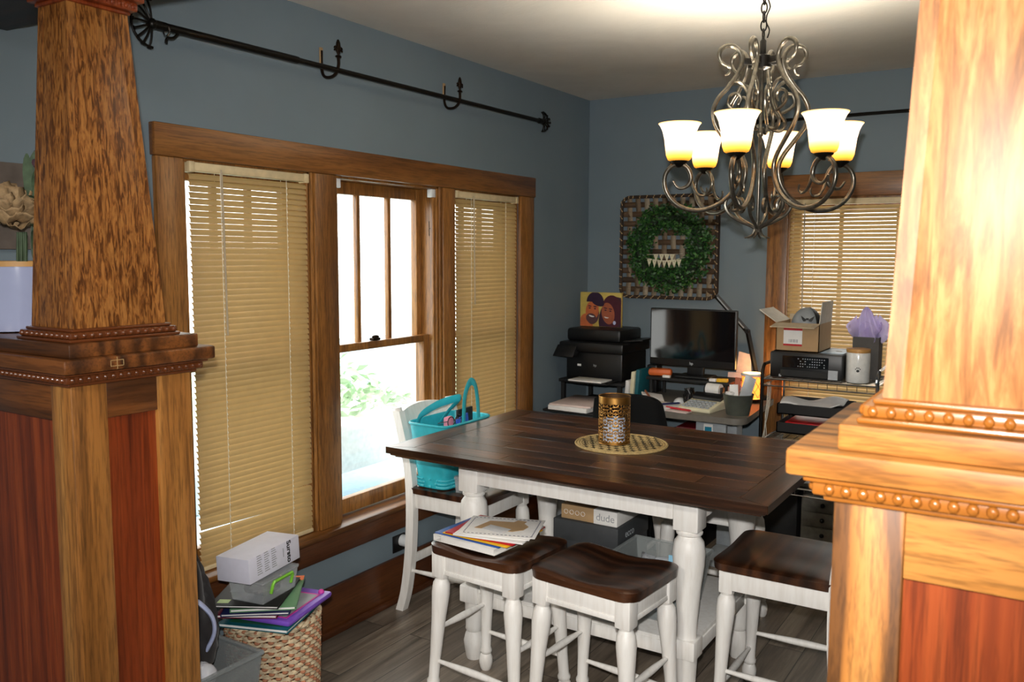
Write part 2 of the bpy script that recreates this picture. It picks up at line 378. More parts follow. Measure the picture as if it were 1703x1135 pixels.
# ---------------------------------------------------------------- triple window on the left wall
w1 = thing('window_1', None, None, (0, 3.1, .47), kind='structure')
MB().box((0, 1.85, 1.993), (.032, 4.356, 2.104), .004).build('head_casing', 'trim_Y', w1)
MB().box((0, 1.857, .485), (.024, 1.967, 1.993), .004).build('side_casing', 'trim_Z', w1)
MB().box((0, 4.206, .485), (.024, 4.352, 1.993), .004).build('side_casing', 'trim_Z', w1)
OPN = [(1.97, 2.585), (2.735, 3.462), (3.585, 4.206)]
for (a, b) in ((2.585, 2.735), (3.462, 3.585)):
    mm = MB().box((-.14, a+.006, .47), (0, b-.006, 2.0)).box((0, a+.012, .485), (.024, b-.012, 1.993), .004)
    mm.cyl((.004, a+.006, .485), (.004, a+.006, 1.993), .009, 8).cyl((.004, b-.006, .485), (.004, b-.006, 1.993), .009, 8)
    mm.build('mullion_casing', 'trim_Z', w1)
MB().box((-.12, 1.84, .458), (.062, 4.37, .484), .008).build('sill', 'trim_Y', w1)
MB().box((0, 1.857, .352), (.024, 4.35, .458), .004).box((0, 1.857, .440), (.034, 4.35, .458), .006).build('apron', 'base_dark_Y', w1)
def sashes(win, ax, opn, depth_in, mun, zlo, zhi, zm):
    """ax: function mapping (along, out, z) -> xyz; out>0 is outward"""
    a, b = opn
    def bx(m, p, q, bev=.003):
        P, Q = ax(*p), ax(*q); m.box([min(P[i], Q[i]) for i in range(3)], [max(P[i], Q[i]) for i in range(3)], bev)
    j = MB(); bx(j, (a, 0, zlo), (a+.014, .14, zhi)); bx(j, (b-.014, 0, zlo), (b, .14, zhi)); bx(j, (a, 0, zhi-.014), (b, .14, zhi))
    for s, e in ((a+.014, 1), (b-.014, -1)): bx(j, (s, .01, zlo), (s+e*.014, .035, zhi))
    j.build('jamb', 'trim_Z', win)
    for nm, o0, z0, z1, mu in (('upper_sash', .095, zm-.02, zhi-.014, mun), ('lower_sash', .052, zlo+.005, zm+.022, [])):
        m = MB(); s0, s1 = a+.014, b-.014; st = .042
        bx(m, (s0, o0, z0), (s0+st, o0+.036, z1)); bx(m, (s1-st, o0, z0), (s1, o0+.036, z1))
        rb, rt = (.03, .055) if nm == 'upper_sash' else (.07, .034)
        bx(m, (s0+st, o0, z0), (s1-st, o0+.036, z0+rb)); bx(m, (s0+st, o0, z1-rt), (s1-st, o0+.036, z1))
        for k in mu: bx(m, (k-.011, o0+.004, z0+rb), (k+.011, o0+.03, z1-rt))
        s = m.build(nm, 'trim_Z', win)
        g = MB(); bx(g, (s0+st-.004, o0+.016, z0+rb-.004), (s1-st+.004, o0+.020, z1-rt+.004), 0); g.build('pane', 'window_glass', s)
AXL = lambda t, o, z: (-o, t, z)
for k, op in enumerate(OPN):
    a, b = op; n0 = a+.056; n1 = b-.056; sp = (n1-n0)/3
    sashes(w1, AXL, op, 0, [2.99, 3.206] if k == 1 else [n0+sp, n0+2*sp], .484, 1.997, 1.238)
lk = MB().bc((-.062, 3.05, 1.268), (.03, .05, .014), .005).sph((-.05, 3.04, 1.28), .012, 10, (1, 2, .7)).build('sash_lock', 'dark_bronze', w1)
MB().bc((-.02, 2.765, 1.965), (.03, .028, .04), .003).build('blind_bracket', 'white_plastic', w1)
MB().bc((-.02, 3.432, 1.962), (.03, .032, .04), .003).build('blind_bracket', 'white_plastic', w1)
for y in (2.568, 3.446, 4.188): MB().bc((-.03, y, 1.79), (.03, .014, .075), .004).sph((-.03, y, 1.79), .013, 8).build('sash_pulley', 'black_iron', w1)
# ---------------------------------------------------------------- back window
w2 = thing('window_2', None, None, (1.71, D, .47), kind='structure')
MB().box((1.17, D-.034, 1.99), (2.255, D, 2.118), .004).build('head_casing', 'trim_X', w2)
MB().box((1.177, D-.024, .485), (1.292, D, 1.99), .004).build('side_casing', 'trim_Z', w2)
MB().box((2.133, D-.024, .485), (2.248, D, 1.99), .004).build('side_casing', 'trim_Z', w2)
MB().box((1.16, D-.062, .458), (2.265, D+.12, .484), .008).build('sill', 'trim_X', w2)
MB().box((1.177, D-.026, .352), (2.248, D, .458), .004).build('apron', 'trim_X', w2)
AXB = lambda t, o, z: (t, D+o, z)
sashes(w2, AXB, (WX0, WX1), 0, [1.56, 1.86], .484, 1.992, 1.238)
# ---------------------------------------------------------------- blinds
def blind(name_label, ax, a, b, ztop, zbot, sag=False, wand_at=None, cords=(.16, .84), group=None, rot=59.5):
    P = ax((a+b)/2, -.005, zbot)
    t = thing('window_blind', name_label, 'blind', P, group=group)
    def bx(m, p, q, bev=.002):
        A, B = ax(*p), ax(*q); m.box([min(A[i], B[i]) for i in range(3)], [max(A[i], B[i]) for i in range(3)], bev)
    m = MB(); bx(m, (a, -.012, ztop-.032), (b, .022, ztop), .004); bx(m, (a-.002, -.015, ztop-.036), (a+.022, .024, ztop+.002), .003); bx(m, (b-.022, -.015, ztop-.036), (b+.002, .024, ztop+.002), .003)
    m.build('headrail', 'blind_rail', t)
    n = int((ztop-.05-zbot)/.0218); m = MB(); al = math.radians(rot); bot = None
    for i in range(n):
        z = ztop-.05-i*(ztop-.05-zbot-.02)/(n-1)
        s0 = s1 = 0
        if sag:
            if z < .70: s1 -= .020
            if z < .64: s0 -= .010
            z = z+(.012 if z < .7 else 0)
        def fn(uu, vv, z=z, s0=s0, s1=s1):
            c = (vv-.5)*.0254; k = .0048*(1-(2*vv-1)**2)
            # vv=0 outer edge (up), vv=1 room edge (down)
            o = -c*math.cos(al)-k*math.sin(al); zz = z-c*math.sin(al)+k*math.cos(al)
            y = a+.004+(b-a-.008)*uu
            zz += s0*(1-uu)+s1*uu
            return ax(y, .004+o, max(zz, zbot))
        m.grid(fn, 1, 4)
    m.build('slats', 'blind_slat', t, smooth=60)
    m = MB(); bx(m, (a+.004, -.008, zbot-.004), (b-.004, .016, zbot+.012), .004); m.build('bottom_rail', 'blind_rail', t)
    m = MB()
    for c in cords:
        y = a+(b-a)*c
        for o in (-.012, .02): m.cyl(ax(y, o, ztop-.03), ax(y, o, zbot), .0011, 5)
        k = 0
        while ztop-.06-k*.0232 > zbot: m.cyl(ax(y, -.0125, ztop-.06-k*.0232), ax(y+.003, -.0125, ztop-.068-k*.0232), .0016, 5); k += 1
    m.build('ladder_cord', 'cord_white', t)
    if wand_at:
        y, zl = wand_at; MB().cyl(ax(y, -.022, ztop-.03), ax(y+.004, -.026, zl), .004, 8).cyl(ax(y, -.02, ztop-.02), ax(y, -.022, ztop-.06), .003, 6).build('tilt_wand', 'wand', t)
    return t
blind('lowered tan blind in the bay beside the left pillar, uneven slats at its foot', AXL, 2.0, 2.572, 1.985, .492, True, (2.13, 1.36), (.23, .79))
blind('lowered tan slat blind in the left wall window bay nearest the room corner', AXL, 3.60, 4.192, 1.985, .492, False, (3.74, 1.40), (.22, .78))
blind('lowered tan slat blind in the back wall window behind the wire rack', AXB, WX0+.012, WX1-.012, 1.98, .492, False, (WX0+.1, 1.35), (.17, .83), rot=54)
# ---------------------------------------------------------------- curtain rods
rod = thing('curtain_rod', 'long black iron curtain rod along the left wall above the triple window', 'curtain rod', (.09, 3.1, 2.405))
MB().cyl((.09, 1.80, 2.403), (.09, 4.345, 2.417), .0105, 10).cyl((.09, 1.82, 2.403), (.09, 2.45, 2.407), .0135, 10).build('pole', 'black_iron', rod)
def fan(y, z, s, R):
    m = MB()
    for k in range(9):
        a = math.radians(-85+k*21.25)
        e = V((.09+.012*math.cos(a*2), y+s*math.cos(a)*R, z+math.sin(a)*R))
        m.tube(crom([(.09, y, z), V((.09, y, z)).lerp(e, .6)+V((.006, 0, 0)), e], 4), [.0035]*8+[.0075], 6)
    m.tube([(.09, y+s*math.cos(math.radians(-90+k*15))*R*.97, z+math.sin(math.radians(-90+k*15))*R*.97) for k in range(13)], .0045, 6)
    m.sph((.09, y, z), .018, 10).cyl((.09, y-s*.05, z), (.09, y, z), .015, 10)
    m.build('fan_finial', 'black_iron', rod)
fan(1.815, 2.403, -1, .078); fan(4.335, 2.417, 1, .055)
def hook(y, z):
    m = MB()
    m.tube(crom([(.006, y, z+.07), (.006, y, z), (.02, y, z-.035), (.055, y, z-.042), (.085, y, z-.03), (.10, y, z), (.10, y, z+.03)], 5), .0065, 8)
    m.sph((.10, y, z+.075), .011, 8, (.8, 1.0, 2.6)).sph((.10, y, z+.035), .012, 8, (1, 1.3, .5))
    for s in (-1, 1):
        for q in (0, 1): m.tube(crom([(.10, y, z+.042+q*.012), (.10, y+s*.013, z+.062+q*.01), (.10, y+s*.024, z+.056+q*.01)], 4), [.004]*8+[.002], 6)
    h = m.build('hook_bracket', 'dark_bronze', rod)
    MB().bc((.004, y, z+.045), (.008, .016, .075), .002).build('back_plate', 'card_brown', h)
hook(2.665, 2.425); hook(3.508, 2.42)
cl = thing('curtain_clip', 'small chrome and black clip hanging near the pillar end of the long rod', 'clip', (.09, 1.87, 2.36))
MB().tube([(.09+.016*math.cos(a*.6), 1.868, 2.392+.016*math.sin(a*.6)) for a in range(11)], .003, 6, True).build('ring', 'chrome', cl)
MB().tube(crom([(.09, 1.915, 2.395), (.09, 1.895, 2.375), (.09, 1.87, 2.368), (.09, 1.865, 2.352)], 4), .005, 6).build('lever', 'black_iron', cl)
rb = thing('curtain_rod', 'thin dark curtain rod on the back wall behind the chandelier', 'curtain rod', (1.7, D-.08, 2.42))
MB().cyl((1.12, D-.08, 2.42), (2.30, D-.08, 2.42), .009, 8).sph((1.11, D-.08, 2.42), .018, 8).sph((2.31, D-.08, 2.42), .018, 8).build('pole', 'black_iron', rb)
for x in (1.2, 2.24): MB().tube([(x, D, 2.43), (x, D-.05, 2.41), (x, D-.09, 2.408)], .006, 6).build('hook_bracket', 'black_iron', rb)
# ---------------------------------------------------------------- colonnade
def beads(m, a, b, step, r):
    a, b = V(a), V(b); n = max(1, int((b-a).length/step))
    for k in range(n):
        p = a.lerp(b, (k+.5)/n); m.sph(p, r, 8, (1, 1, 1.15))
def ringbox(m, x0, x1, y0, y1, z0, z1, bev=.003): m.box((x0, y0, z0), (x1, y1, z1), bev)
plain('card_inside_pale', '#b79a6a', .6)
def pillar(label, px0, px1, inner, cx0, cx1, sgn):
    """px0..px1 pedestal, inner = opening side x; column cx0..cx1 at its foot; sgn = +1 when the opening lies at +x"""
    yf, yb = 1.178, 1.522
    t = thing('tapered_pillar', label, 'pillar', ((px0+px1)/2, 1.35, 0))
    xo = px1 if sgn > 0 else px0     # opening-side face
    # pedestal
    MB().box((px0, yf+.014, 0), (px1-.0, yb-.014, 1.34)) if False else None
    a, b = (px0, px1-.014) if sgn > 0 else (px0+.014, px1)
    MB().box((a, yf+.014, .0), (b, yb-.014, 1.35)).build('panel', 'panel_red', t)
    sw = .088
    o0, o1 = (xo-sw, xo) if sgn > 0 else (xo, xo+sw)
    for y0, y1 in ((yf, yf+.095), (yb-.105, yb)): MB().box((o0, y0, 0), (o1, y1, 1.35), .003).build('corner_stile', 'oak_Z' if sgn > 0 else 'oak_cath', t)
    far = px0 if sgn > 0 else px1
    f0, f1 = (far, far+sw) if sgn > 0 else (far-sw, far)
    MB().box((f0, yf, 0), (f1, yb, 1.35), .003).build('corner_stile', 'oak_Z', t)
    lo, hi = (f1, o0) if sgn > 0 else (o1, f0)
    for z0, z1 in ((1.247, 1.35), (0, .16)):
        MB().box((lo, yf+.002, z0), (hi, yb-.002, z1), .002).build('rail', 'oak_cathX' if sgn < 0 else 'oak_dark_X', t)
        xa, xb = (xo-.05, xo-.002) if sgn > 0 else (xo+.002, xo+.05)
        MB().box((xa, yf+.095, z0), (xb, yb-.105, z1), .002).build('rail', 'oak_dark_Y', t)
    # moulding under the cap
    e = lambda g: (px0, px1+g) if sgn > 0 else (px0-g, px1)
    m = MB()
    for g, z0, z1 in ((.012, 1.338, 1.347), (.024, 1.347, 1.366), (.034, 1.366, 1.375)):
        x0, x1 = e(g); m.box((x0, yf-g, z0), (x1, yb+g, z1), .004)
    x0, x1 = e(.022); beads(m, (x0+.01, yf-.024, 1.357), (x1-.005, yf-.024, 1.357), .0205, .0072)
    xs = x1+.002 if sgn > 0 else x0-.002; beads(m, (xs, yf-.02, 1.357), (xs, yb+.02, 1.357), .0205, .0072)
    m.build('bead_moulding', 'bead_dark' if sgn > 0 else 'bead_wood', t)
    # cap slab, plinth
    g = .060 if sgn > 0 else .054
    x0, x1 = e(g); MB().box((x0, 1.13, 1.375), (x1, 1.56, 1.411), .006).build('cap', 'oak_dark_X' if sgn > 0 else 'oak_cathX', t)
    if sgn > 0:
        m = MB(); cy_, cz_ = 1.265, 1.393; X_ = .6722
        for yy, zz, dy, dz in ((0, .007, .034, .0012), (0, -.007, .034, .0012), (-.017, 0, .0012, .014), (.017, 0, .0012, .014), (0, 0, .0012, .030)): m.bc((X_, cy_+yy, cz_+zz), (.0008, dy, dz))
        m.build('scratched_mark', 'card_inside_pale', t)
    if sgn > 0: x0, x1, y0 = px0, .652, 1.155
    else: x0, x1, y0 = 2.390, px1, 1.152
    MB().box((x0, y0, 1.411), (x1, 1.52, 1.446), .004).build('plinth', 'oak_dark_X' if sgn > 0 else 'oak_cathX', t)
    # moulding at the column foot
    w0, w1 = 1.196, 1.45
    m = MB(); G = ((.028, 1.446, 1.454), (.022, 1.454, 1.470), (.012, 1.470, 1.478))
    for g, z0, z1 in G: m.box((cx0-g, w0-g, z0), (cx1+g, w1+g, z1), .004)
    beads(m, (cx0-.02, w0-.022, 1.462), (cx1+.02, w0-.022, 1.462), .0205, .0065)
    xs = cx1+.022 if sgn > 0 else cx0-.022; beads(m, (xs, w0-.02, 1.462), (xs, w1+.02, 1.462), .0205, .0065)
    m.build('bead_moulding', 'bead_dark' if sgn > 0 else 'bead_wood', t)
    # tapered shaft with corner boards
    ti = .030; zt = 2.262
    ta, tb = (cx0+ti, cx1-ti)
    if sgn > 0: ta, tb = cx0+.052, cx1-.012
    ty0, ty1 = w0+.028, w1-.07
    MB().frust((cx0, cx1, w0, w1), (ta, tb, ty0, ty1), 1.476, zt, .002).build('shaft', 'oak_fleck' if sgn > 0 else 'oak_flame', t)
    m = MB(); cw = .022
    def strip(p0, p1, q0, q1):
        m.hexa([(p0[0], p0[1], 1.478), (p1[0], p0[1], 1.478), (p1[0], p1[1], 1.478), (p0[0], p1[1], 1.478), (q0[0], q0[1], zt), (q1[0], q0[1], zt), (q1[0], q1[1], zt), (q0[0], q1[1], zt)])
    k = .0012
    for (bx_, by_), (tx_, ty_) in (((cx0, w0), (ta, ty0)), ((cx1, w0), (tb, ty0)), ((cx1, w1), (tb, ty1)), ((cx0, w1), (ta, ty1))):
        sx = -1 if bx_ == cx0 else 1; sy = -1 if by_ == w0 else 1
        X = sorted((bx_+sx*k, bx_-sx*cw)); Y = sorted((by_+sy*k, by_-sy*cw)); TX = sorted((tx_+sx*k, tx_-sx*cw)); TY = sorted((ty_+sy*k, ty_-sy*cw))
        strip((X[0], Y[0]), (X[1], Y[1]), (TX[0], TY[0]), (TX[1], TY[1]))
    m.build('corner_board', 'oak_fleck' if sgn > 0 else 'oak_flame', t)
    # capital
    m = MB()
    for g, z0, z1 in ((.008, 2.258, 2.268), (.02, 2.268, 2.29), (.032, 2.29, 2.305)): m.box((ta-g, ty0-g, z0), (tb+g, ty1+g, z1), .004)
    beads(m, (ta-.016, ty0-.018, 2.279), (tb+.016, ty0-.018, 2.279), .018, .006)
    xs = tb+.018 if sgn > 0 else ta-.018; beads(m, (xs, ty0-.016, 2.279), (xs, ty1+.016, 2.279), .018, .006)
    m.build('capital', 'panel_red', t)
    return t
pillar('dim left oak pillar, tapered shaft on a panelled pedestal against the left wall', 0.003, .612, None, .425, .607, 1)
pillar('flash-lit oak pillar cut off by the right edge, tapered shaft on panelled pedestal', 2.384, RW-.003, None, 2.437, 2.66, -1)
struct('trim_1', MB().box((0, 1.13, 2.303), (RW, 1.40, H), .003), 'beam_dark')
# ---------------------------------------------------------------- light
def lamp(name, typ, loc, e, col=(1, 1, 1), **k):
    L = bpy.data.lights.new(name, typ); L.energy = e; L.color = col
    for a, b in k.items(): setattr(L, a, b)
    o = bpy.data.objects.new(name, L); COL.objects.link(o); o.location = loc; return o
def aim(o, t): o.rotation_euler = (V(t)-o.location).to_track_quat('-Z', 'Y').to_euler()
fl = lamp('camera_flash', 'SPOT', (2.60, -.01, 1.78), FLASH, (1, .97, .93), shadow_soft_size=.025, spot_size=math.radians(96), spot_blend=1.0)
aim(fl, (1.05, 2.9, 1.45))
wd = bpy.data.worlds.new('world'); SC.world = wd; wd.use_nodes = True
wd.node_tree.nodes['Background'].inputs[0].default_value = (1, .985, .95, 1); wd.node_tree.nodes['Background'].inputs[1].default_value = SKY
for nm, loc, sx, tgt in (('left_window_portal', (-.2, 3.1, 1.23), 2.3, (1, 3.1, 1.23)), ('back_window_portal', (1.71, D+.2, 1.23), .86, (1.71, 3, 1.23))):
    o = lamp(nm, 'AREA', loc, 1, shape='RECTANGLE', size=sx, size_y=1.55); o.data.cycles.is_portal = True; aim(o, tgt)
o = lamp('living_room_fill', 'AREA', (1.8, -1.2, 2.6), ROOM_FILL, (1, .93, .82), shape='DISK', size=.5); aim(o, (1.8, -1.2, 0))  # unseen area light added behind the camera as ambient fill
SC.view_settings.view_transform = 'Standard'; SC.view_settings.exposure = EXPO
SC.view_settings.look = LOOK
SC.cycles.use_denoising = True
SC.cycles.max_bounces = 8; SC.cycles.transparent_max_bounces = 24; SC.cycles.sample_clamp_indirect = 6
SC.cycles.caustics_reflective = False; SC.cycles.caustics_refractive = False
# ---------------------------------------------------------------- outside, seen through the middle window
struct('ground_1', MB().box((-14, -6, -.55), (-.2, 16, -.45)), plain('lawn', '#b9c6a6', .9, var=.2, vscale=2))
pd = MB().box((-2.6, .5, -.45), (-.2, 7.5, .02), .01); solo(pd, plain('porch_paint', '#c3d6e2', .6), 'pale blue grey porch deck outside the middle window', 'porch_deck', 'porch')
pp = thing('porch_post', 'white porch post standing outside the middle window', 'post', (-.75, 4.36, .02))
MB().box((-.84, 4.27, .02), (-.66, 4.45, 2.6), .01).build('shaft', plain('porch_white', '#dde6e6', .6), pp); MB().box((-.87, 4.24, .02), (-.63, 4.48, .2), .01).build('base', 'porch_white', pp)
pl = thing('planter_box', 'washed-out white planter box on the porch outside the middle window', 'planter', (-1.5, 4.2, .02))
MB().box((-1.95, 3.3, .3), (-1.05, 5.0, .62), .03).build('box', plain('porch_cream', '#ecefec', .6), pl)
for y in (3.4, 4.9):
    for x in (-1.9, -1.1): MB().bc((x, y, .16), (.07, .07, .28), .01).build('leg', 'porch_cream', pl)
m = MB()
for k in range(420):
    a = random.uniform(0, 2*PI); rr = random.random()**.5
    c = V((-1.5+.38*rr*math.cos(a), 4.15+.75*rr*math.sin(a), .62+random.uniform(0, .38)*(1.1-rr)))
    q = Euler((random.uniform(-1, 1), random.uniform(-1, 1), random.uniform(0, 6))).to_matrix().to_4x4()
    m.poly([(0, 0, 0), (.03, .05, .01), (0, .11, 0), (-.03, .05, .01)], None, Matrix.Translation(c) @ q)
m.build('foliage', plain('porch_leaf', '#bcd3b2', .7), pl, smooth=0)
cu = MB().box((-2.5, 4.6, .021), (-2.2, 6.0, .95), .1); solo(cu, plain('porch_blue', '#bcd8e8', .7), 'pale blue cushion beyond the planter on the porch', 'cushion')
# ---------------------------------------------------------------- dining table
TZ = .90
tb = thing('dining_table', 'counter-height dining table with dark plank top and white turned legs', 'table', (1.13, 3.07, 0))
X0, X1, Y0, Y1 = .395, 1.912, 2.585, 3.585
EW, FW = .104, .052      # end boards and front/back border boards, mitred
m = MB(); rg = random.Random(17); nrow = 9; ry0, ry1 = Y0+FW, Y1-FW; rh = (ry1-ry0)/nrow; g = .0014
for i in range(nrow):
    x = X0+EW; y0, y1 = ry0+i*rh, ry0+(i+1)*rh; e = X1-EW
    cuts = sorted({round(x+(e-x)*f, 3) for f in [[.30], [.55, .86], [.22, .70], [.44], [.16, .62], [.36, .80], [.52], [.26, .74], [.60]][i]})
    for p, q in zip([x]+cuts, cuts+[e]): m.box((p+g, y0+g, TZ-.026), (q-g, y1-g, TZ), .0006, 1)
for y0, y1, s_ in ((Y0, Y0+FW, 1), (Y1-FW, Y1, -1)):
    o_, i_ = (y0, y1) if s_ > 0 else (y1, y0)
    P = [(X0+g, o_), (X1-g, o_), (X1-EW-g, i_-s_*g), (X0+EW+g, i_-s_*g)]
    if s_ < 0: P = P[::-1]
    m.hexa([(a_, b_, TZ-.026) for a_, b_ in P]+[(a_, b_, TZ) for a_, b_ in P])
m.build('tabletop', 'table_planks', tb)
for o_, i_ in ((X0, X0+EW), (X1, X1-EW)):
    s_ = 1 if i_ > o_ else -1
    P = [(o_, Y0+g), (i_-s_*g, Y0+FW+g), (i_-s_*g, Y1-FW-g), (o_, Y1-g)]
    if s_ > 0: P = P[::1]
    else: P = P[::-1]
    P = P[::-1]
    MB().hexa([(a_, b_, TZ-.026) for a_, b_ in P]+[(a_, b_, TZ) for a_, b_ in P]).build('breadboard_end', 'table_end', tb)
MB().box((X0+.006, Y0+.006, TZ-.025), (X1-.006, Y1-.006, TZ-.003)).build('underboard', 'ink', tb)
MB().box((X0+.012, Y0+.012, TZ-.036), (X1-.012, Y1-.012, TZ-.025), .004).box((X0+.026, Y0+.026, TZ-.044), (X1-.026, Y1-.026, TZ-.034), .004).build('edge_moulding', 'walnut_X', tb)
LX = (.66, 1.578); LY = (2.82, 3.42)
prof = [(.030, .0), (.034, .012), (.040, .05), (.043, .075), (.036, .105), (.030, .118), (.036, .128), (.034, .142), (.038, .235), (.040, .245),
        ]
up = [(.036, .315), (.034, .33), (.036, .38), (.045, .50), (.055, .58), (.0575, .625), (.052, .665), (.040, .682), (.037, .688), (.046, .693), (.047, .70), (.040, .705), (.040, .712)]
for x in LX:
    for y in LY:
        m = MB().lathe(prof, 28, (x, y, 0)).box((x-.044, y-.044, .245), (x+.044, y+.044, .316), .006).lathe(up, 28, (x, y, 0)).box((x-.046, y-.046, .708), (x+.046, y+.046, TZ-.044), .006)
        m.build('leg', 'white_paint', tb)
for y in LY:
    s = -1 if y == LY[0] else 1
    MB().box((LX[0]+.046, y+s*.034-.010, .745), (LX[1]-.046, y+s*.034+.010, TZ-.044), .003).build('apron', 'white_paint', tb)
for x in LX:
    s = -1 if x == LX[0] else 1
    MB().box((x+s*.034-.010, LY[0]+.046, .745), (x+s*.034+.010, LY[1]-.046, TZ-.044), .003).build('apron', 'white_paint', tb)
m = MB().box((LX[0]-.03, LY[0]-.03, .292), (LX[1]+.03, LY[1]+.03, .308), .003)
for y in LY: m.box((LX[0]+.044, y-.036, .245), (LX[1]-.044, y+.036, .294), .003)
for x in LX: m.box((x-.036, LY[0]+.044, .245), (x+.036, LY[1]-.044, .294), .003)
m.build('lower_shelf', 'white_paint', tb)
MB().box((LX[1]-.065, LY[0]-.052, TZ-.058), (LX[1]-.012, LY[0]-.044, TZ-.044), .002).build('bracket', 'black_iron', tb)
# ---------------------------------------------------------------- saddle stools
def seat_mesh(m, w, dp, z, saddle, bow=0, th=.036, rnd=.055, n=28):
    def outline(uu, vv):
        x = (uu*2-1); y = (vv*2-1)
        X_, Y_ = x*w/2, y*dp/2
        # round the corners by squircle shrink
        ax_, ay_ = abs(X_)-(w/2-rnd), abs(Y_)-(dp/2-rnd)
        if ax_ > 0 and ay_ > 0:
            L = math.hypot(ax_, ay_); mx = max(ax_, ay_)
            k = mx/L
            X_ = math.copysign(w/2-rnd+ax_*k, X_); Y_ = math.copysign(dp/2-rnd+ay_*k, Y_)
        if bow: Y_ += bow*(1-(2*X_/w)**2)*(1 if Y_ > 0 else .15)
        return X_, Y_
    def top(uu, vv):
        X_, Y_ = outline(uu, vv); fx = 2*X_/w; fy = 2*Y_/dp
        dip = saddle*(math.cos(min(1, abs(fx)/.82)*PI)*.5+.5)*(.55+.45*math.cos(min(1, abs(fy-.15))*PI*.5))
        edge = max(abs(uu*2-1), abs(vv*2-1)); ed = -.006*max(0, (edge-.88)/.12)**2
        return (X_, Y_, z-dip+ed)
    m.grid(top, n, n)
    m.grid(lambda a, b: (*[c*.985 for c in outline(1-a, b)], z-th), n, n)
    ring = lambda t: (min(1, max(0, [t*4, 1, 3-t*4, 0][int(t*4) % 4])), min(1, max(0, [0, t*4-1, 1, 4-t*4][int(t*4) % 4])))
    def side(a, b):
        uu, vv = ring(a % 1.0); T = V(top(uu, vv)); o = outline(uu, vv); return T.lerp(V((o[0]*.985, o[1]*.985, z-th)), b)
    m.grid(side, 4*n, 2, close_u=True)
    bmesh.ops.remove_doubles(m.bm, verts=m.bm.verts[:], dist=.0004); bmesh.ops.recalc_face_normals(m.bm, faces=m.bm.faces[:])
    return m
LEG = [(.016, 0), (.020, .008), (.0245, .03), (.025, .048), (.0195, .066), (.0165, .071), (.0215, .078), (.022, .088), (.0175, .098), (.0185, .18), (.024, .33), (.030, .42), (.028, .457), (.020, .474), (.0215, .48), (.0235, .485)]
def turned_leg(m, top, foot, fat=1.12):
    t_, f_ = V(top), V(foot)
    L = (t_-f_).length; k = L/.485
    m.legl([(a*fat, b*k) for a, b in LEG], t_, f_, 18)
    return m
def rung(m, a, b, r=.0105):
    a, b = V(a), V(b); P = [a.lerp(b, k/8) for k in range(9)]
    R = [r*.72, r*.8, r*1.0, r*1.2, r*1.28, r*1.2, r*1.0, r*.8, r*.72]; m.tube(P, R, 10)
def make_stool(label, loc, rz, group=None):
    t = thing('saddle_stool', label, 'stool', loc, rz, group)
    Z = .615; w, dp = .412, .355
    seat_mesh(MB(), w, dp, Z, .020).build('seat', 'walnut_X', t, False)
    bx, by = w/2-.045, dp/2-.042
    feet = {}
    for sx in (-1, 1):
        for sy in (-1, 1):
            m = MB(); tp = (sx*bx, sy*by, .488); ft = (sx*(bx+.03), sy*(by+.028), 0)
            m.box((sx*bx-.028, sy*by-.028, .485), (sx*bx+.028, sy*by+.028, Z-.034), .005)
            turned_leg(m, tp, ft); m.build('leg', 'white_paint', t, False); feet[sx, sy] = (V(tp), V(ft))
    at = lambda sx, sy, z: feet[sx, sy][1].lerp(feet[sx, sy][0], z/.488)
    for sy in (-1, 1): MB().box((-bx+.026, sy*(by+.010)-.008, .515), (bx-.026, sy*(by+.010)+.008, Z-.034), .002).box((-bx+.026, sy*(by+.014)-.008, .500), (bx-.026, sy*(by+.014)+.008, .517), .003).build('apron', 'white_paint', t, False)
    for sx in (-1, 1): MB().box((sx*(bx+.010)-.008, -by+.026, .515), (sx*(bx+.010)+.008, by-.026, Z-.034), .002).box((sx*(bx+.014)-.008, -by+.026, .500), (sx*(bx+.014)+.008, by-.026, .517), .003).build('apron', 'white_paint', t, False)
    for sy in (-1, 1):
        m = MB(); rung(m, at(-1, sy, .165), at(1, sy, .165)); m.build('stretcher', 'white_paint', t, False)
    for sx in (-1, 1):
        m = MB(); rung(m, at(sx, -1, .285), at(sx, 1, .285)); m.build('stretcher', 'white_paint', t, False)
    return t
make_stool('white saddle stool with dark seat carrying the stack of papers and folders', (.937, 2.585, 0), math.radians(-4))
s2 = make_stool('white saddle stool with bare dark seat, in front of the table beside the paper-covered one', (1.374, 2.572, 0), math.radians(-5))
s3 = copy_tree(s2); s3.location = (.872, 3.71, 0); s3.rotation_euler[2] = 0; s3['label'] = 'white saddle stool mostly hidden behind the table, on its far side near the shoe boxes'
s4 = copy_tree(s2); s4.location = (1.36, 3.71, 0); s4.rotation_euler[2] = math.radians(2); s4['label'] = 'white saddle stool mostly hidden behind the table, on its far side by the clear bin'
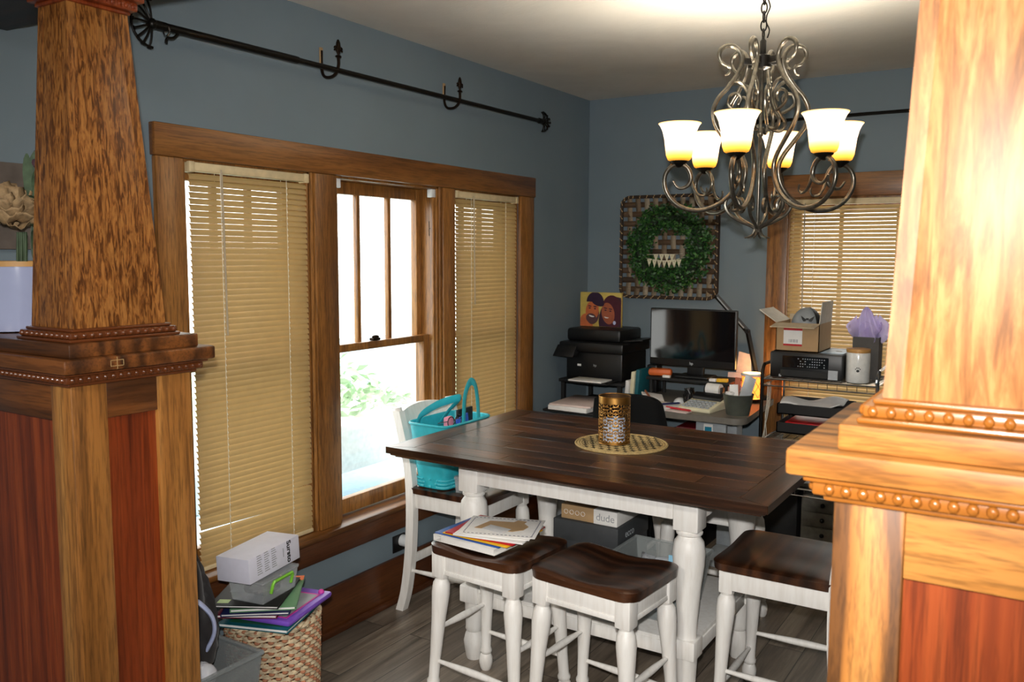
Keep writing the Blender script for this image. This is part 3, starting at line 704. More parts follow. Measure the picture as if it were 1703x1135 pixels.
# ---------------------------------------------------------------- counter chairs
def make_chair(label, loc, rz):
    """local: faces -Y (front at -y), back at +y"""
    t = thing('counter_chair', label, 'chair', loc, rz)
    Z = .605; w, dp = .44, .44
    seat_mesh(MB(), w, dp, Z, .012, 0, .032, .05).build('seat', 'walnut_X', t, False)
    fx, fy = w/2-.05, -dp/2+.05
    for sx in (-1, 1):
        m = MB(); m.box((sx*fx-.025, fy-.025, .485), (sx*fx+.025, fy+.025, Z-.03), .005); turned_leg(m, (sx*fx, fy, .488), (sx*(fx+.02), fy-.02, 0)); m.build('leg', 'white_paint', t, False)
    def post(sx):
        x = sx*(w/2-.022); P = []
        prof_ = [(.065, 0), (.035, .10), (.012, .25), (.0, .42), (.0, .58), (.012, .70), (.045, .84), (.075, .945)]
        pts = crom([(x, dp/2-.02+a, z) for a, z in prof_], 4); m = MB(); n = len(pts)
        for i in range(n-1):
            p, q = pts[i], pts[i+1]; h = .019; k = .021
            m.hexa([(p.x-h, p.y-k, p.z), (p.x+h, p.y-k, p.z), (p.x+h, p.y+k, p.z), (p.x-h, p.y+k, p.z), (q.x-h, q.y-k, q.z), (q.x+h, q.y-k, q.z), (q.x+h, q.y+k, q.z), (q.x-h, q.y+k, q.z)])
        bmesh.ops.remove_doubles(m.bm, verts=m.bm.verts[:], dist=.0003)
        m.cyl((x, pts[-1].y, .94), (x, pts[-1].y+.004, .958), .019, 12)
        return m
    for sx in (-1, 1): post(sx).build('back_leg', 'white_paint', t, False)
    def crest(z0, z1, th, yy):
        m = MB()
        def fn(a, b, s):
            x = (a*2-1)*(w/2-.03); z = z0+(z1-z0)*b + (.022*(1-(a*2-1)**2) if b > .5 else .006*(1-(a*2-1)**2))
            y = yy+(z-.84)*.28+.028*(1-(a*2-1)**2)+s*th; return (x, y, z)
        m.grid(lambda a, b: fn(a, b, -.5), 16, 4); m.grid(lambda a, b: fn(1-a, b, .5), 16, 4)
        m.grid(lambda a, b: fn(a, 1, b-.5), 16, 1); m.grid(lambda a, b: fn(1-a, 0, b-.5), 16, 1)
        bmesh.ops.remove_doubles(m.bm, verts=m.bm.verts[:], dist=.0003); bmesh.ops.recalc_face_normals(m.bm, faces=m.bm.faces[:]); return m
    crest(.805, .935, .02, dp/2+.025).build('crest_rail', 'white_paint', t, False)
    crest(.68, .725, .018, dp/2+.022).build('slat', 'white_paint', t, False)
    MB().box((-fx+.02, fy-.022, .50), (fx-.02, fy-.006, Z-.03), .003).build('apron', 'white_paint', t, False)
    MB().box((-w/2+.04, dp/2-.03, .50), (w/2-.04, dp/2-.012, Z-.03), .003).build('apron', 'white_paint', t, False)
    for sx in (-1, 1):
        MB().box((sx*(w/2-.032)-.009, fy+.02, .50), (sx*(w/2-.032)+.009, dp/2-.035, Z-.03), .003).build('apron', 'white_paint', t, False)
        m = MB(); rung(m, (sx*(fx+.012), fy-.012, .20), (sx*(w/2-.022), dp/2-.005, .20)); m.build('stretcher', 'white_paint', t, False)
    m = MB(); rung(m, (-fx-.01, fy-.014, .14), (fx+.01, fy-.014, .14)); m.build('stretcher', 'white_paint', t, False)
    MB().box((-w/2+.04, dp/2+.0, .22), (w/2-.04, dp/2+.016, .26), .003).build('stretcher', 'white_paint', t, False)
    return t
c1 = make_chair('white chair with brown seat by the window, turquoise bag on its seat', (.36, 3.235, 0), math.radians(90))
c2 = copy_tree(c1); c2.location = (1.868, 3.055, 0); c2.rotation_euler[2] = math.radians(-90); c2['label'] = 'white chair with bare dark worn seat at the table end behind the bright pillar'
# ---------------------------------------------------------------- on the table
lz = TZ
mt = thing('placemat', 'round woven straw placemat with dark stitches under the gold lantern', 'placemat', (1.165, 3.135, TZ))
m = MB()
R = .182
def mat(a, b):
    rr = .004+b*R*(1+.01*math.sin(a*2*PI*36)); return (1.165+rr*math.cos(2*PI*a), 3.135+rr*math.sin(2*PI*a), TZ+.006+.0015*math.sin(b*R/.011*2*PI)*(1 if b < .97 else .3)+.0008*math.sin(a*2*PI*70+b*40))
m.grid(mat, 110, 60, close_u=True); m.tube([(1.165+(R+.001)*math.cos(k*PI/36), 3.135+(R+.001)*math.sin(k*PI/36), TZ+.004) for k in range(72)], .0045, 8, True)
m.build('braid', plain('straw', '#b39a66', .8, var=.18, vscale=120), mt)
m = MB()
for i in range(-7, 8):
    for j in range(-7, 8):
        x, y = i*.034+(j % 2)*.017, j*.029
        if .03 < math.hypot(x, y) < R-.012:
            for k in range(4):
                a = k*PI/2+PI/4
                c, s = math.cos(a), math.sin(a); e = lambda p, q: (1.165+x+c*p-s*q, 3.135+y+s*p+c*q, TZ+.0092)
                m.poly([e(0, -.0042), e(.0125, -.0018), e(.0125, .0018), e(0, .0042)])
m.build('stitches', 'ink', mt, smooth=0)
ln = thing('candle_lantern', 'gold pierced metal cylinder lantern standing on the straw placemat', 'lantern', (1.14, 3.12, TZ+.0085))
lc = V((1.14, 3.12, TZ+.0085)); LR, LH = .0635, .190
def keep(a, b):
    z = b*LH; s = a*2*PI*LR
    if z < .012 or z > LH-.026: return True
    cw = 2*PI*LR/9; ch = .0385
    row = int((z-.012)/ch); fx = ((s/cw+.5*(row % 2)) % 1-.5)*cw; fz = ((z-.012)/ch % 1-.5)*ch
    rr = math.hypot(fx, fz); th = math.atan2(fz, fx)
    petal = .005 < rr < .0185*abs(math.cos(3*th))**.55
    dot = math.hypot(abs(fx)-cw/2, fz) < .0045 or math.hypot(fx, abs(fz)-ch/2) < .0030 or (abs(math.hypot(abs(fx)-cw*.5, abs(fz)-ch*.5)-.0075) < .0024)
    return not (petal or dot)
m = MB(); m.grid(lambda a, b: (lc.x+LR*math.cos(2*PI*a), lc.y+LR*math.sin(2*PI*a), lc.z+LH*b), 240, 110, keep=keep, close_u=True)
sh = m.build('pierced_shell', [plain('gold_metal', '#bd8c4a', .38, 1, var=.12), plain('gold_inside_shade', '#4a3216', .6, .5)], ln, solid=.0012, smooth=60); sh.modifiers[0].material_offset = 1; sh.modifiers[0].offset = -1  # darker inner gold paints in the shade inside the shell
for q in (LH, .002): MB().tube([(lc.x+LR*math.cos(k*PI/24), lc.y+LR*math.sin(k*PI/24), lc.z+q) for k in range(48)], .0018, 6, True).build('rim', 'gold_metal', ln)
MB().lathe([(.0, 0), (.056, 0), (.056, .003), (0, .003)], 24, (lc.x, lc.y, lc.z)).build('base', 'gold_metal', ln)
m = MB(); m.lathe([(.045, .004), (.045, .098), (.043, .098), (.043, .010), (0, .010)], 32, (lc.x, lc.y, lc.z), cap=False); m.build('glass_cup', plain('frosted_glass', '#c9d2e2', .12, spec=.8), ln)
# ---------------------------------------------------------------- papers and folders on the stool
def slab(name, mat, label, cat, c, dims, rz, group=None, bev=.0008, tilt=None):
    m = MB(); T = Matrix.Translation(V(c)) @ Matrix.Rotation(math.radians(rz), 4, 'Z')
    if tilt: T = T @ Matrix.Rotation(math.radians(tilt[0]), 4, 'X') @ Matrix.Rotation(math.radians(tilt[1]), 4, 'Y')
    t = bpy.data.objects.new(name, None)
    o = MB().box((-dims[0]/2, -dims[1]/2, 0), (dims[0]/2, dims[1]/2, dims[2]), bev).build(name, mat, None, False)
    bpy.data.objects.remove(t); o.matrix_world = T; INV[o.name] = T.inverted(); tag(o, label, cat, group); return o
px, py, pz = .915, 2.575, .617
bnd = thing('ring_binder', 'white ring binder lowest in the paper stack on the stool', 'binder', (px-.02, py-.01, pz), math.radians(-4))
MB().box((-.15, -.125, 0), (.13, .125, .003), .001).box((-.15, -.125, .021), (.13, .125, .024), .001).box((-.152, -.125, 0), (-.146, .125, .024), .001).build('cover', 'card_white', bnd, False)
MB().box((-.12, -.122, .003), (.124, .122, .021), .001).build('pages', 'paper', bnd, False)
z = pz+.0245
slab('folder', 'blue', 'blue paper folder lying on the white binder in the stool stack', 'folder', (px-.03, py-.005, z), (.29, .235, .004), -3); z += .0045
slab('folder', 'yellow', 'yellow paper folder between the blue and the red folder', 'folder', (px+.0, py+.0, z), (.285, .235, .004), -2); z += .0045
slab('folder', 'red', 'red paper folder on the yellow one in the stool stack', 'folder', (px+.005, py+.01, z), (.285, .24, .005), 2); z += .0055
slab('paper_sheets', 'paper', 'loose white paper sheets fanned over the red folder', 'paper', (px+.03, py-.005, z), (.27, .215, .006), 10); z += .0065
slab('paper_sheets', 'card_white', 'second bundle of white sheets, just under the bordered sheet', 'paper', (px+.028, py+.008, z), (.275, .215, .004), 16); z += .0045
bs = slab('bordered_sheet', 'paper', 'white sheet with a dashed blue border near the top of the stool stack', 'paper', (px+.035, py+.012, z), (.28, .216, .002), 20)
m = MB()
for s in (-1, 1):
    for k in range(17):
        m.box((-.125+k*.0153, s*.092-.002, .002), (-.125+k*.0153+.008, s*.092+.002, .0024))
    for k in range(12): m.box((s*.125-.002, -.085+k*.0145, .002), (s*.125+.002, -.085+k*.0145+.008, .0024))
m.bm.transform(bs.matrix_world); m.build('dashed_border', 'navy', bs)
bpy.data.objects['dashed_border'].parent = bs
z += .0025
tg = MB(); T = Matrix.Translation((px+.03, py+.022, z)) @ Matrix.Rotation(math.radians(18), 4, 'Z')
tg.poly([(-.095, -.05, 0), (.05, -.062, 0), (.085, -.035, 0), (.095, .005, 0), (.07, .04, 0), (.075, .062, 0), (.04, .07, 0), (.03, .045, 0), (-.06, .04, 0)], (0, 0, .0015), T)
solo(tg, 'card_brown', 'brown cardboard cut-out lying on the bordered sheet', 'cardboard_cutout', 'cardboard', smooth=0); z += .002
slab('paper_note', plain('note_grey', '#cfd0d2', .6), 'small blank white note on the brown cardboard cut-out', 'paper', (px+.035, py-.03, z), (.095, .055, .001), -4)
# ---------------------------------------------------------------- turquoise bag on the chair
bg = thing('rubber_tote_bag', 'turquoise rubber tote bag with upright loop handle on the chair', 'bag', (.262, 3.185, .606))
bcx, bcy, bz = .272, 3.185, .600
def bagp(a, b, k=1.0):
    w = (.085+.03*b)*k; l = (.150+.035*b)*k
    t = 2*PI*a; c, s = math.cos(t), math.sin(t); e = .32
    return (bcx+w*math.copysign(abs(c)**e, c), bcy+l*math.copysign(abs(s)**e, s), bz+.008+.295*b)
m = MB(); m.grid(lambda a, b: bagp(a, b), 64, 6, close_u=True); m.grid(lambda a, b: bagp(a, b*.97+.03, .965), 64, 6, close_u=True)
m.grid(lambda a, b: V(bagp(a, 1)).lerp(V(bagp(a, 1, .965)), b), 64, 1, close_u=True); m.poly([bagp(k/64, 0) for k in range(64)])
m.tube([V(bagp(k/64, 1, 1.012)) for k in range(64)], .006, 6, True)
m.build('body', 'teal', bg)
m = MB()
for k in range(64):
    for j in range(3): m.sph(bagp((k+.5*(j % 2))/64, .03+j*.055, 1.01), .0085-.0015*j, 6)
m.build('studs', 'teal', bg)
def strap(pts, w=.011):
    m = MB(); m.tube(crom(pts, 6), w*1.3, 8, flat=.24, up=(1, 0.15, 0.1)); return m
strap([(bcx+.098, bcy-.03, bz+.26), (bcx+.092, bcy-.02, bz+.33), (bcx+.085, bcy+.0, bz+.42), (bcx+.08, bcy+.045, bz+.475), (bcx+.08, bcy+.085, bz+.462), (bcx+.08, bcy+.105, bz+.40), (bcx+.09, bcy+.10, bz+.32), (bcx+.1, bcy+.09, bz+.25)], .0135).build('handle', 'teal', bg)
strap([(bcx-.09, bcy-.13, bz+.27), (bcx-.07, bcy-.13, bz+.33), (bcx-.03, bcy-.06, bz+.375), (bcx+.0, bcy+.03, bz+.392), (bcx+.0, bcy+.08, bz+.385), (bcx-.05, bcy+.06, bz+.33), (bcx-.09, bcy+.05, bz+.27)], .0135).build('handle', 'teal', bg)
gl = thing('eyeglasses', 'round black-rimmed glasses sticking out of the turquoise bag', 'glasses', (.355, 3.10, .90))
m = MB()
for dy in (-.028, .028): m.tube([(.360, 3.10+dy+.024*math.cos(k*PI/12), .915+.024*math.sin(k*PI/12)) for k in range(24)], .0022, 6, True)
m.tube([(.360, 3.096, .919), (.361, 3.10, .923), (.360, 3.104, .919)], .0018, 6).build('rims', 'black_plastic', gl)
for q in (-1, 1): MB().cyl((.358, 3.10+q*.05, .921), (.30, 3.10+q*.045, .905), .0018, 6).build('temple', 'black_plastic', gl)
slab('notebook', 'ink', 'black notebook standing in the turquoise bag', 'notebook', (.30, 3.26, .72), (.012, .13, .225), 4)
slab('notebook', plain('cobalt', '#3f63d6', .5), 'cobalt blue booklet standing in the turquoise bag', 'booklet', (.322, 3.235, .72), (.008, .11, .20), 6, tilt=(10, 0))
slab('cosmetic_pouch', plain('pink', '#d98aa0', .6), 'pink pouch behind the glasses in the turquoise bag', 'pouch', (.315, 3.115, .76), (.03, .05, .17), 4, bev=.01)
ob = thing('organizer_box', 'small clear plastic box with beads on the chair beside the turquoise bag', 'box', (.455, 3.10, .606))
clear('clear_plastic', '#c8ced2', .28); clear('bin_plastic', '#a9b0b0', .36, .3); clear('bag_film', '#d8dde4', .4, .1)
def tub(m, x0, x1, y0, y1, z0, z1, fl=.0, t=.003, rim=.006):
    q = lambda g, z: [(x0-g, y0-g, z), (x1+g, y0-g, z), (x1+g, y1+g, z), (x0-g, y1+g, z)]
    o0, o1, i0, i1 = q(0, z0), q(fl, z1), q(-t, z0+t), q(fl-t, z1)
    b2 = bmesh.new()
    def qd(A): b2.faces.new([b2.verts.new(p) for p in A])
    qd(o0[::-1]); qd(i0)
    for k in range(4):
        j = (k+1) % 4; qd([o0[k], o0[j], o1[j], o1[k]]); qd([i0[j], i0[k], i1[k], i1[j]]); qd([o1[k], o1[j], i1[j], i1[k]])
    m._take(b2)
    if rim:
        for k in range(4): m.cyl(o1[k], o1[(k+1) % 4], rim, 6); m.sph(o1[k], rim, 6)
    return m
tub(MB(), .405, .505, 3.045, 3.15, .606, .672, .004, .002, .003).build('body', 'clear_plastic', ob)
MB().box((.399, 3.039, .672), (.511, 3.156, .682), .003).build('lid', 'clear_plastic', ob)
m = MB()
for k in range(26): m.sph((random.uniform(.42, .49), random.uniform(3.06, 3.135), random.uniform(.614, .632)), .006, 6)
m.build('beads', island('bead_mix', ['#d8d3c4', '#8f8a6a', '#5f6f8a', '#c9b27a']), ob)
# ---------------------------------------------------------------- on the lower shelf
sb = thing('shoe_box', 'dark grey boot box on the shelf under the table', 'box', (1.045, 3.21, .309))
MB().box((.90, 3.06, .309), (1.19, 3.36, .54), .003).build('base', 'charcoal', sb)
MB().box((.897, 3.057, .49), (1.193, 3.363, .572), .003).build('lid', 'charcoal', sb)
text('brand_lettering', 'ecco', .045, 'silver_label', sb, (1.1935, 3.17, .532), frame3((0, 1, 0), (0, 0, 1)))
db = thing('cardboard_box', 'flat brown and white box on top of the dark boot box', 'box', (1.05, 3.19, .573))
MB().box((.925, 3.075, .573), (1.18, 3.31, .632), .002).build('box', 'card_brown', db)
MB().box((1.075, 3.0735, .5725), (1.1805, 3.3105, .6325), .002).build('white_end', 'card_white', db)
text('lettering', 'dude', .042, 'ink_grey', db, (1.128, 3.073, .602), frame3((1, 0, 0), (0, 0, 1)))
m = MB()
for k in range(4):
    m.tube([(.948+k*.026+.009*math.cos(q*PI/8), 3.0745, .603+.009*math.sin(q*PI/8)) for q in range(16)], .001, 4, True)
m.build('round_symbols', 'card_white', db)
bn = thing('storage_bin', 'open smoky plastic bin holding a clear bag under the table', 'bin', (1.37, 3.03, .309))
tub(MB(), 1.235, 1.50, 2.90, 3.18, .309, .505, .030, .003, .007).build('bin', 'bin_plastic', bn)
pb = MB()
def crumple(m, c, r, n=18, amp=.35, sc=(1, 1, 1), seed=1, mat=None):
    rg = random.Random(seed); ph = [(rg.uniform(2, 7), rg.uniform(2, 7), rg.uniform(0, 6), rg.uniform(.3, 1)) for _ in range(6)]
    def fn(a, b):
        t, p = 2*PI*a, PI*b
        q = 1+amp*sum(w*math.sin(f1*math.cos(t)*math.sin(p)*1.7+f2*math.cos(p)*1.3+f3+math.sin(t)*f1*.6) for f1, f2, f3, w in ph)/3
        return (c[0]+r*q*math.sin(p)*math.cos(t)*sc[0], c[1]+r*q*math.sin(p)*math.sin(t)*sc[1], c[2]+r*q*math.cos(p)*sc[2])
    m.grid(fn, n*2, n, close_u=True, mat=mat); bmesh.ops.remove_doubles(m.bm, verts=m.bm.verts[:], dist=.0004); bmesh.ops.recalc_face_normals(m.bm, faces=m.bm.faces[:]); return m
solo(crumple(MB(), (1.36, 3.04, .42), .085, 18, .3, (1, .9, .9), 4), 'bag_film', 'crumpled clear plastic bag inside the smoky bin under the table', 'plastic_bag', 'bag')
slab('paper_card', plain('sky', '#7db6d4', .5), 'light blue card beside the clear bag in the smoky bin', 'card', (1.45, 3.03, .47), (.06, .004, .05), 15, tilt=(-20, 0))
slab('paper_card', 'cobalt', 'dark blue packet low inside the smoky bin', 'packet', (1.44, 2.925, .343), (.05, .02, .10), 5)
# ---------------------------------------------------------------- window-side clutter
hb = thing('wicker_basket', 'tall round wicker hamper holding the book pile by the window', 'basket', (.285, 2.085, 0))
hx, hy, hr, hh = .285, 2.085, .160, .365
m = MB(); NS = 44; NR = 19
for j in range(NR):
    z = .012+j*(hh-.02)/(NR-1)
    P = []; n = NS*3
    for k in range(n):
        a = 2*PI*k/n; q = math.cos(PI*(k/3+j)); rr = hr*(.93+.07*(j/NR))+.0045*q
        P.append((hx+rr*math.cos(a), hy+rr*math.sin(a), z))
    m.tube(P, [.0098]*n, 6, True, flat=.45, up=(0, 0, 1)) if False else m.tube(P, .0088, 6, True)
m.build('weave', plain('wicker', '#cdbb9b', .75, var=.22, vscale=45), hb)
m = MB()
for k in range(NS):
    a = 2*PI*(k+.5)/NS; m.cyl((hx+hr*.93*math.cos(a), hy+hr*.93*math.sin(a), .0), (hx+hr*math.cos(a), hy+hr*math.sin(a), hh), .0035, 5)
m.build('stakes', plain('wicker_dark', '#8a5f3c', .8, var=.2), hb)
m = MB()
for j in range(0, NR, 1):
    z = .012+j*(hh-.02)/(NR-1)+.009
    for k in range(NS):
        if (k+j) % 2: continue
        a = 2*PI*(k+.5)/NS; rr = hr*(.93+.07*(j/NR))+.0035
        m.sph((hx+rr*math.cos(a), hy+rr*math.sin(a), z), .0115, 8, (1, 1, .62))
m.build('accent_weave', plain('wicker_red', '#ab7354', .75, var=.15), hb)
m = MB()
for q in range(2):
    P = [(hx+(hr+.002+.005*math.cos(k*PI/4+q*PI))*math.cos(k*PI/60), hy+(hr+.002+.005*math.cos(k*PI/4+q*PI))*math.sin(k*PI/60), hh+.005*math.sin(k*PI/4+q*PI)) for k in range(120)]
    m.tube(P, .0075, 6, True)
m.build('rim', 'wicker', hb)
MB().lathe([(0, .28), (hr*.9, .28), (hr*.9, .30), (0, .30)], 24, (hx, hy, 0)).build('inner_base', 'wicker_dark', hb)
def book(label, c, dims, rz, col, pages=True, cat='book', tl=(0, 0), extra=None):
    t = thing('picture_book', label, cat, c, math.radians(rz)); t.rotation_euler = (math.radians(tl[0]), math.radians(tl[1]), math.radians(rz))
    L, W, T = dims
    MB().box((-L/2, -W/2, 0), (L/2, W/2, .0025), .001).box((-L/2, -W/2, T-.0025), (L/2, W/2, T), .001).box((-L/2-.001, -W/2, 0), (-L/2+.003, W/2, T), .001).build('cover', col, t, False)
    MB().box((-L/2+.003, -W/2+.004, .0025), (L/2-.005, W/2-.004, T-.0025)).build('pages', 'paper', t, False)
    if extra:
        for nm, (x0, x1, y0, y1), mt_ in extra: MB().box((x0, y0, T), (x1, y1, T+.0006)).build(nm, mt_, t, False)
    return t
z = hh+.012
book('blue-green covered picture book lowest of the pile on the wicker hamper', (.305, 2.07, z), (.26, .30, .014), 20, 'teal_book', extra=[('cover_picture', (-.10, .10, -.13, -.02), 'darkgreen'), ('cover_picture', (-.08, .0, -.02, .06), 'cobalt')]); z += .0148
ts = thing('purple_toy_case', 'purple plastic drawing case with pink frame sticking out of the book pile', 'toy', (.32, 2.10, z), math.radians(14))
MB().box((-.12, -.145, 0), (.12, .145, .022), .010).build('body', 'purple', ts, False); MB().box((-.09, -.12, .0215), (.09, .09, .0235), .004).build('screen', 'light_grey', ts, False)
m = MB()
for a, b in (((-.095, -.125), (.095, -.118)), ((-.095, .09), (.095, .097)), ((-.098, -.125), (-.09, .097)), ((.09, -.125), (.098, .097))): m.box((a[0], a[1], .0215), (b[0], b[1], .0245), .002)
m.sph((-.08, -.13, .024), .010, 8).sph((.09, .115, .024), .012, 8).build('pink_frame', 'magenta', ts, False); z += .028
book('maroon-covered book above the purple case in the hamper pile', (.275, 2.02, z), (.21, .24, .012), 32, plain('maroon', '#6a1c33', .4)); z += .0125
book('navy book under the green one in the hamper pile', (.285, 2.04, z), (.23, .28, .010), 38, 'navy'); z += .0105
book('book with leafy green cover and orange corner in the hamper pile', (.29, 2.065, z), (.22, .29, .012), 40, plain('leafgreen', '#5d8a63', .4), extra=[('corner_picture', (.06, .11, .10, .145), 'orange')]); z += .0128
book('black-covered book topmost of the hamper pile under the clear box', (.265, 2.03, z), (.24, .27, .010), 30, 'ink', extra=[('cover_picture', (-.09, .05, -.02, .10), 'grey_plastic'), ('cover_emblem', (-.10, -.06, -.115, -.085), 'lime')]); z += .0108
gb = thing('lidded_box', 'clear lidded plastic box with lime green handle on the book pile', 'box', (.305, 2.03, z), math.radians(10))
tub(MB(), -.065, .065, -.09, .09, 0, .075, .008, .002, .003).build('body', 'clear_plastic', gb, False)
MB().box((-.077, -.102, .075), (.077, .102, .084), .003).build('lid', 'clear_plastic', gb, False)
MB().tube([(.073, -.055, .030), (.082, -.055, .062), (.084, -.05, .070), (.084, .05, .070), (.082, .055, .062), (.073, .055, .030)], .0058, 8).build('handle', 'green', gb, False)
crumple(MB(), (0, 0, .034), .05, 12, .3, (1, 1.4, .6), 8).build('contents', plain('mixed_grey', '#8d8a84', .7, var=.3), gb, False); z += .086
wb = thing('white_carton', 'white carton lettered on its side, topmost on the pile by the window', 'box', (.298, 2.02, z+.004), math.radians(9))
wb.rotation_euler = (math.radians(1.5), math.radians(-2), math.radians(9))
MB().box((-.070, -.135, 0), (.070, .135, .086), .002).build('carton', plain('carton_white', '#dcdcea', .5, var=.02), wb, False)
Rl = frame3((0, 0, -1), (0, 1, 0))
_inv = INV[wb.name]; INV[wb.name] = Matrix.Identity(4)
text('brand_lettering', 'Sursto', .030, 'ink', wb, (.0705, .075, .045), Rl, True)
text('small_lettering', 'electric', .008, 'ink_grey', wb, (.0705, .045, .052), Rl) if False else None
m = MB()
for c in range(3):
    for k in range(9): m.box((.0702, -.095+c*.038, .018+k*.008), (.0706, -.095+c*.038+.026-(k % 3)*.003, .021+k*.008))
m.box((.0702, .043, .035), (.0706, .046, .066)); m.build('fine_print', 'ink_grey', wb, False)
INV[wb.name] = _inv
bi = thing('storage_bin', 'clear grey plastic storage bin on the floor beside the wicker hamper', 'bin', (.25, 1.70, 0))
tub(MB(), .09, .41, 1.565, 1.865, 0.0, .335, .03, .003, .009).build('bin', clear('bin_clear', '#aab2b4', .42, .25), bi)
jk = crumple(MB(), (.215, 1.735, .40), .14, 26, .32, (.75, .8, 2.25), 11)
solo(jk, 'jacket', 'black puffy jacket heaped in the clear floor bin', 'jacket')
solo(crumple(MB(), (.355, 1.72, .30), .045, 14, .15, (1, 1, 1), 3), 'white_shiny', 'shiny white ball lying in the clear floor bin beside the jacket', 'ball')
m = MB(); m.tube(crom([(.315, 1.74, .54), (.335, 1.78, .48), (.34, 1.785, .42), (.325, 1.76, .36)], 6), [.008]+[.014]*17+[.008], 8, flat=.5); solo(m, 'pale_blue', 'pale blue strap hanging over the black jacket', 'strap')
# outlet
ot = thing('wall_outlet', 'black wall outlet with a round white plug, low on the window wall', 'outlet', (0, 3.13, .25))
MB().box((0, 3.085, .235), (.007, 3.175, .318), .003).build('cover_plate', 'black_plastic', ot)
MB().cyl((.006, 3.15, .285), (.045, 3.15, .285), .028, 16).sph((.045, 3.15, .285), .027, 12, (.5, 1, 1)).build('plug', 'white_plastic', ot)
# ---------------------------------------------------------------- chandelier
CX_, CY_, DROP = 1.70, 3.10, .020
ch = thing('chandelier', 'bronze scroll chandelier with six lit bell glass shades hanging from the ceiling', 'chandelier', (CX_, CY_, 1.74-DROP))
plain('bronze_brushed', '#6b665c', .29, .85, .2, 60)
base_ang = math.atan2(0-CY_, CAM.x-CX_)
def rz_(k): return base_ang+math.radians(-15+60*k)
def loc(p): return V((p[0], 0, p[1]-1.74))
MAIN = [(.120, 2.345), (.137, 2.352), (.152, 2.375), (.146, 2.402), (.116, 2.415), (.086, 2.40), (.072, 2.365), (.082, 2.325), (.115, 2.275), (.150, 2.235), (.168, 2.19), (.158, 2.14), (.122, 2.088), (.086, 2.04), (.069, 2.00), (.072, 1.955), (.096, 1.905), (.14, 1.865), (.20, 1.842), (.262, 1.848), (.308, 1.878), (.333, 1.922), (.333, 1.965), (.312, 1.996), (.28, 2.004), (.252, 1.987), (.241, 1.952), (.256, 1.926), (.285, 1.920), (.306, 1.945)]
m = MB(); P = crom([loc(p) for p in MAIN], 5); n = len(P)
m.tube(P, [.0082*min(1, .45+6*min(k, n-1-k)/n) for k in range(n)], 10)
B = crom([loc(p) for p in [(.241, 1.955), (.232, 1.925), (.215, 1.898), (.195, 1.893), (.184, 1.906), (.186, 1.922)]], 4); m.tube(B, [.0062*(1-.55*k/len(B)) for k in range(len(B))], 8)
Q = crom([loc(p) for p in [(.122, 2.262), (.108, 2.288), (.075, 2.288), (.048, 2.252), (.052, 2.21), (.070, 2.175), (.086, 2.15), (.072, 2.122), (.045, 2.124), (.034, 2.138)]], 4); m.tube(Q, [.0066*min(1, .4+5*min(k+8, len(Q)-1-k)/len(Q)) for k in range(len(Q))], 8)
Q = crom([loc(p) for p in [(.068, 2.18), (.098, 2.195), (.116, 2.215), (.110, 2.243), (.086, 2.250), (.072, 2.232), (.080, 2.212)]], 4); m.tube(Q, [.0055]*(len(Q)-4)+[.005, .0045, .004, .003], 8)
Q = crom([loc(p) for p in [(.120, 2.345), (.112, 2.335), (.118, 2.318), (.13, 2.312)]], 4); m.tube(Q, [.007*(1-.6*k/len(Q)) for k in range(len(Q))], 8)
arm = m.build('arm', 'bronze_brushed', ch, False); arm.rotation_euler[2] = rz_(0)
LS = [(.006, 1.775), (.022, 1.787), (.06, 1.803), (.098, 1.826), (.117, 1.858), (.108, 1.886), (.083, 1.888), (.067, 1.866), (.073, 1.844), (.092, 1.842), (.096, 1.858)]
m = MB(); P = crom([loc(p) for p in LS], 5); m.tube(P, [.0062*min(1, .5+4*(len(P)-1-k)/len(P)) for k in range(len(P))], 8)
P = crom([loc(p) for p in [(.008, 1.80), (.012, 1.77), (.022, 1.752), (.045, 1.744)]], 4); m.tube(P, [.0055*(1-.6*k/len(P)) for k in range(len(P))], 8)
low = m.build('lower_scroll', 'bronze_brushed', ch, False); low.rotation_euler[2] = rz_(0)
cup = MB().lathe([(.004, -.022), (.012, -.018), (.018, -.012), (.030, -.004), (.032, .002), (.034, .006), (.030, .010), (.012, .012)], 20).build('candle_cup', 'black_iron', ch, False)
translucent('shade_glass', '#fff0d8', .6, lo=0, hi=.132, emit=SHADE, stops=[(0, '#b98428'), (.12, '#e0b055'), (.32, '#fdeac2'), (.5, '#fff6e8'), (.95, '#fff4e2'), (1, '#efc98a')])
shp = [(.030, 0), (.040, .006), (.046, .022), (.049, .045), (.053, .078), (.060, .106), (.068, .123), (.0755, .132)]
sd = MB().lathe(shp+[(a-.003, b) for a, b in shp[::-1]], 32, cap=False).build('glass_shade', 'shade_glass', ch, False)
emitter('bulb_glow', '#ffd9a0', BULB)
bl_ = MB().sph((0, 0, .06), .020, 12, (1, 1, 1.25)).cyl((0, 0, .006), (0, 0, .04), .012, 10).build('bulb', 'bulb_glow', ch, False)
for k in range(6):
    a = rz_(k); x, y = .285*math.cos(a), .285*math.sin(a)
    for o in (arm, low, cup, sd, bl_):
        c = o if k == 0 else o.copy()
        if k: COL.objects.link(c); c.parent = ch
        if o in (arm, low): c.rotation_euler[2] = a
        else: c.location = (x, y, 2.014-1.74)
    lamp('shade_light', 'POINT', (CX_+x, CY_+y, 2.014+.075-DROP), CHAND, (1, .91, .77), shadow_soft_size=.03)
Lz = lambda z: z-1.74
m = MB(); m.lathe([(.004, Lz(1.755)), (.012, Lz(1.765)), (.010, Lz(1.785)), (.006, Lz(1.80)), (.006, Lz(2.1)), (.010, Lz(2.105)), (.010, Lz(2.12)), (.006, Lz(2.125)), (.006, Lz(2.33)), (.02, Lz(2.335))], 14).build('centre_rod', 'bronze_brushed', ch, False)
